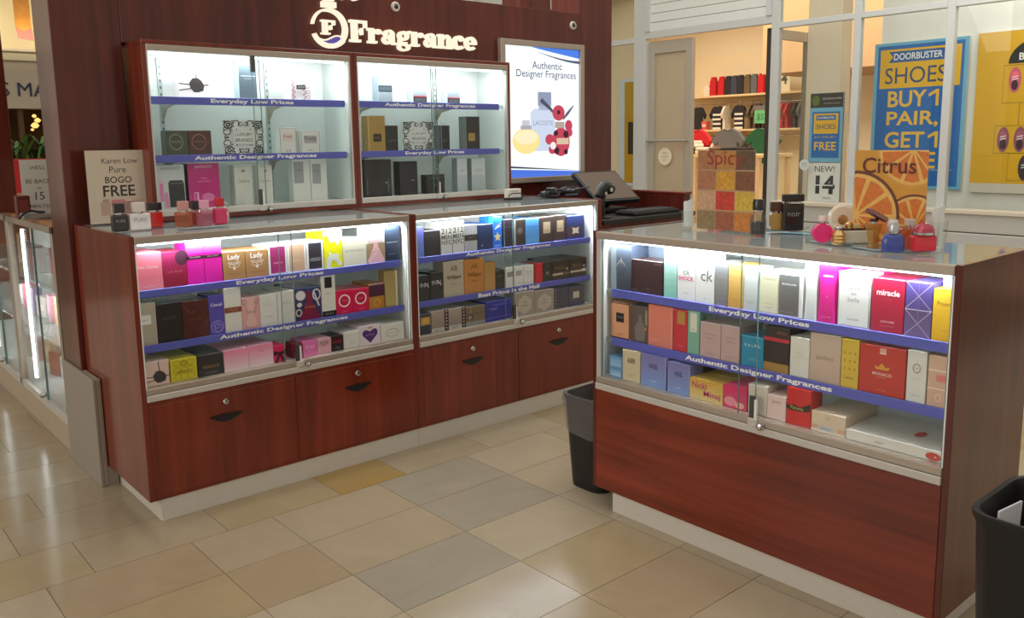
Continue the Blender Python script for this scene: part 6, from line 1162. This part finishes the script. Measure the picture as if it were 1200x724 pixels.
for k, (c, y) in enumerate(zip('kwkwrrkgte', [6.6, 6.5, 6.36, 6.24, 6.1, 5.98, 5.87, 5.66, 5.44, 5.22])): hung((12.13, y, 1.38), c, '%s garment, %s from the door side on the lower store rail' % (CL[c][1], ord_[k]), False, .3, .44, False)
t = thing('price_card', 'green price card hanging from the upper store rail', 'sign', (12.09, 5.20, 1.62), -PI / 2); b = MB(); b.box(-.12, .12, -.2, -.194, 0, .22, P((110, 186, 130), .6), .002); b.text('$5', 0, .10, .14, -.201, INK((60, 130, 90)), bold=.02); b.box(-.12, .12, -.2, -.194, .22, .30, P((110, 110, 104), .6)); b.obj('card', t); b = MB(); b.tube([(0, -.197, .29), (0, -.21, .36), (0, -.04, .37)], .004, BLACK); b.obj('hook', t)
t = thing('price_bucket', 'coral bag with printed label on the middle store shelf', 'bag', (12.07, 6.45, 1.536)); b = MB(); b.prism([(-.05, 0), (.05, 0), (.058, .15), (-.058, .15)], -.05, .05, P(CL['p'][0], .6), 'x'); b.box(-.055, -.0502, -.035, .035, .05, .10, P((240, 210, 200), .6)); b.obj('body', t)
t = thing('size_card', 'white card with dark 14 on the store top shelf', 'sign', (12.2, 5.05, 2.136), -PI / 2); b = MB(); b.box(-.2, .2, 0, .01, 0, .34, P((236, 222, 192), .6)); b.text('14', .05, .22, .2, -.002, INK((60, 56, 50)), bold=.02); b.text('AGES', -.06, .08, .2, -.002, INK((60, 56, 50)), bold=.02); b.obj('card', t)
tb = thing('display_table', 'display table of folded clothes inside the store doorway', 'table', (10.0, 4.9, 0)); b = MB(); b.box(-.45, .45, -1.2, .5, 1.10, 1.15, SHM, .006); b.obj('top', tb)
for a in (-.4, .4):
    for c in (-1.15, .45): MB().box(a - .03, a + .03, c - .03, c + .03, .012, 1.1, SHM).obj('leg', tb)
for k, (c, y, z) in enumerate([('p', 5.2, 1.15), ('p', 5.2, 1.25), ('k', 4.96, 1.15), ('w', 4.96, 1.25), ('w', 4.74, 1.15), ('t', 4.5, 1.15), ('k', 4.28, 1.15), ('k', 4.05, 1.15)]): folded((9.75, y, z), c, '%s folded garment%s, %s along the store table' % (CL[c][1], ' on top' if z > 1.2 else '', ord_[k]))
for k, (y, c, s_) in enumerate([(4.62, 'g', 0), (4.02, 'e', 0), (5.22, 'r', 0)]):
    t = thing('tee_shirt', '%s short sleeved top shown on the store table' % CL[c][1], 'clothes', (10.18, y, 1.151), -PI / 2, 'tops shown on the store table'); b = MB()
    b.prism([(-.16, 0), (.16, 0), (.17, .18), (.24, .12), (.29, .19), (.17, .33), (.07, .37), (0, .345), (-.07, .37), (-.17, .33), (-.29, .19), (-.24, .12), (-.17, .18)], -.05, .03, P(CL[c][0], .8, amp=.12)); b.obj('body', t)
    b = MB(); b.ribbon(ell(0, .365, .07, .025, 16, 180, 360), .012, -.0515, P(tuple(v * .6 for v in CL[c][0]), .8)); b.obj('collar', t)
for k, (y, z) in enumerate([(1.45, 1.3), (1.2, 1.3), (1.45, .95), (1.2, .95)]):
    t = thing('clothes_rack', ['orange', 'black', 'dark', 'grey'][k] + ' clothes rack seen through the shop window between the posters', 'rack', (11.4, 2.6 - k * .35, .012)); b = MB()
    for j in range(6): b.box(-.2 + .05 * j, -.17 + .05 * j, -.14, .14, .25 + .1 * (j % 2), 1.28, P([(176, 110, 50), (40, 38, 40), (56, 50, 50), (120, 116, 110)][(k + j) % 4], .8), .01)
    b.obj('garments', t); b = MB(); b.tube([(-.3, 0, 1.34), (.3, 0, 1.34)], .012, CHROME); b.tube([(-.3, 0, 0), (-.3, 0, 1.34)], .012, CHROME); b.tube([(.3, 0, 0), (.3, 0, 1.34)], .012, CHROME); b.obj('frame', t)
for k, (y, x) in enumerate([(1.75, 9.5), (2.6, 11.), (5.0, 9.2)]):
    t = thing('ceiling_panel_light', ['lit ceiling panel seen through the shop window', 'lit ceiling panel deeper inside the shop', 'lit ceiling panel above the shop doorway'][k], 'ceiling light', (x, y, 3.66)); b = MB(); b.box(-.3, .3, -.3, .3, .0, .012, emis((255, 240, 210), 5), .002); b.obj('diffuser', t); b = MB(); b.box(-.32, .32, -.32, -.3, -.01, .03, STEELW); b.box(-.32, .32, .3, .32, -.01, .03, STEELW); b.obj('frame', t)
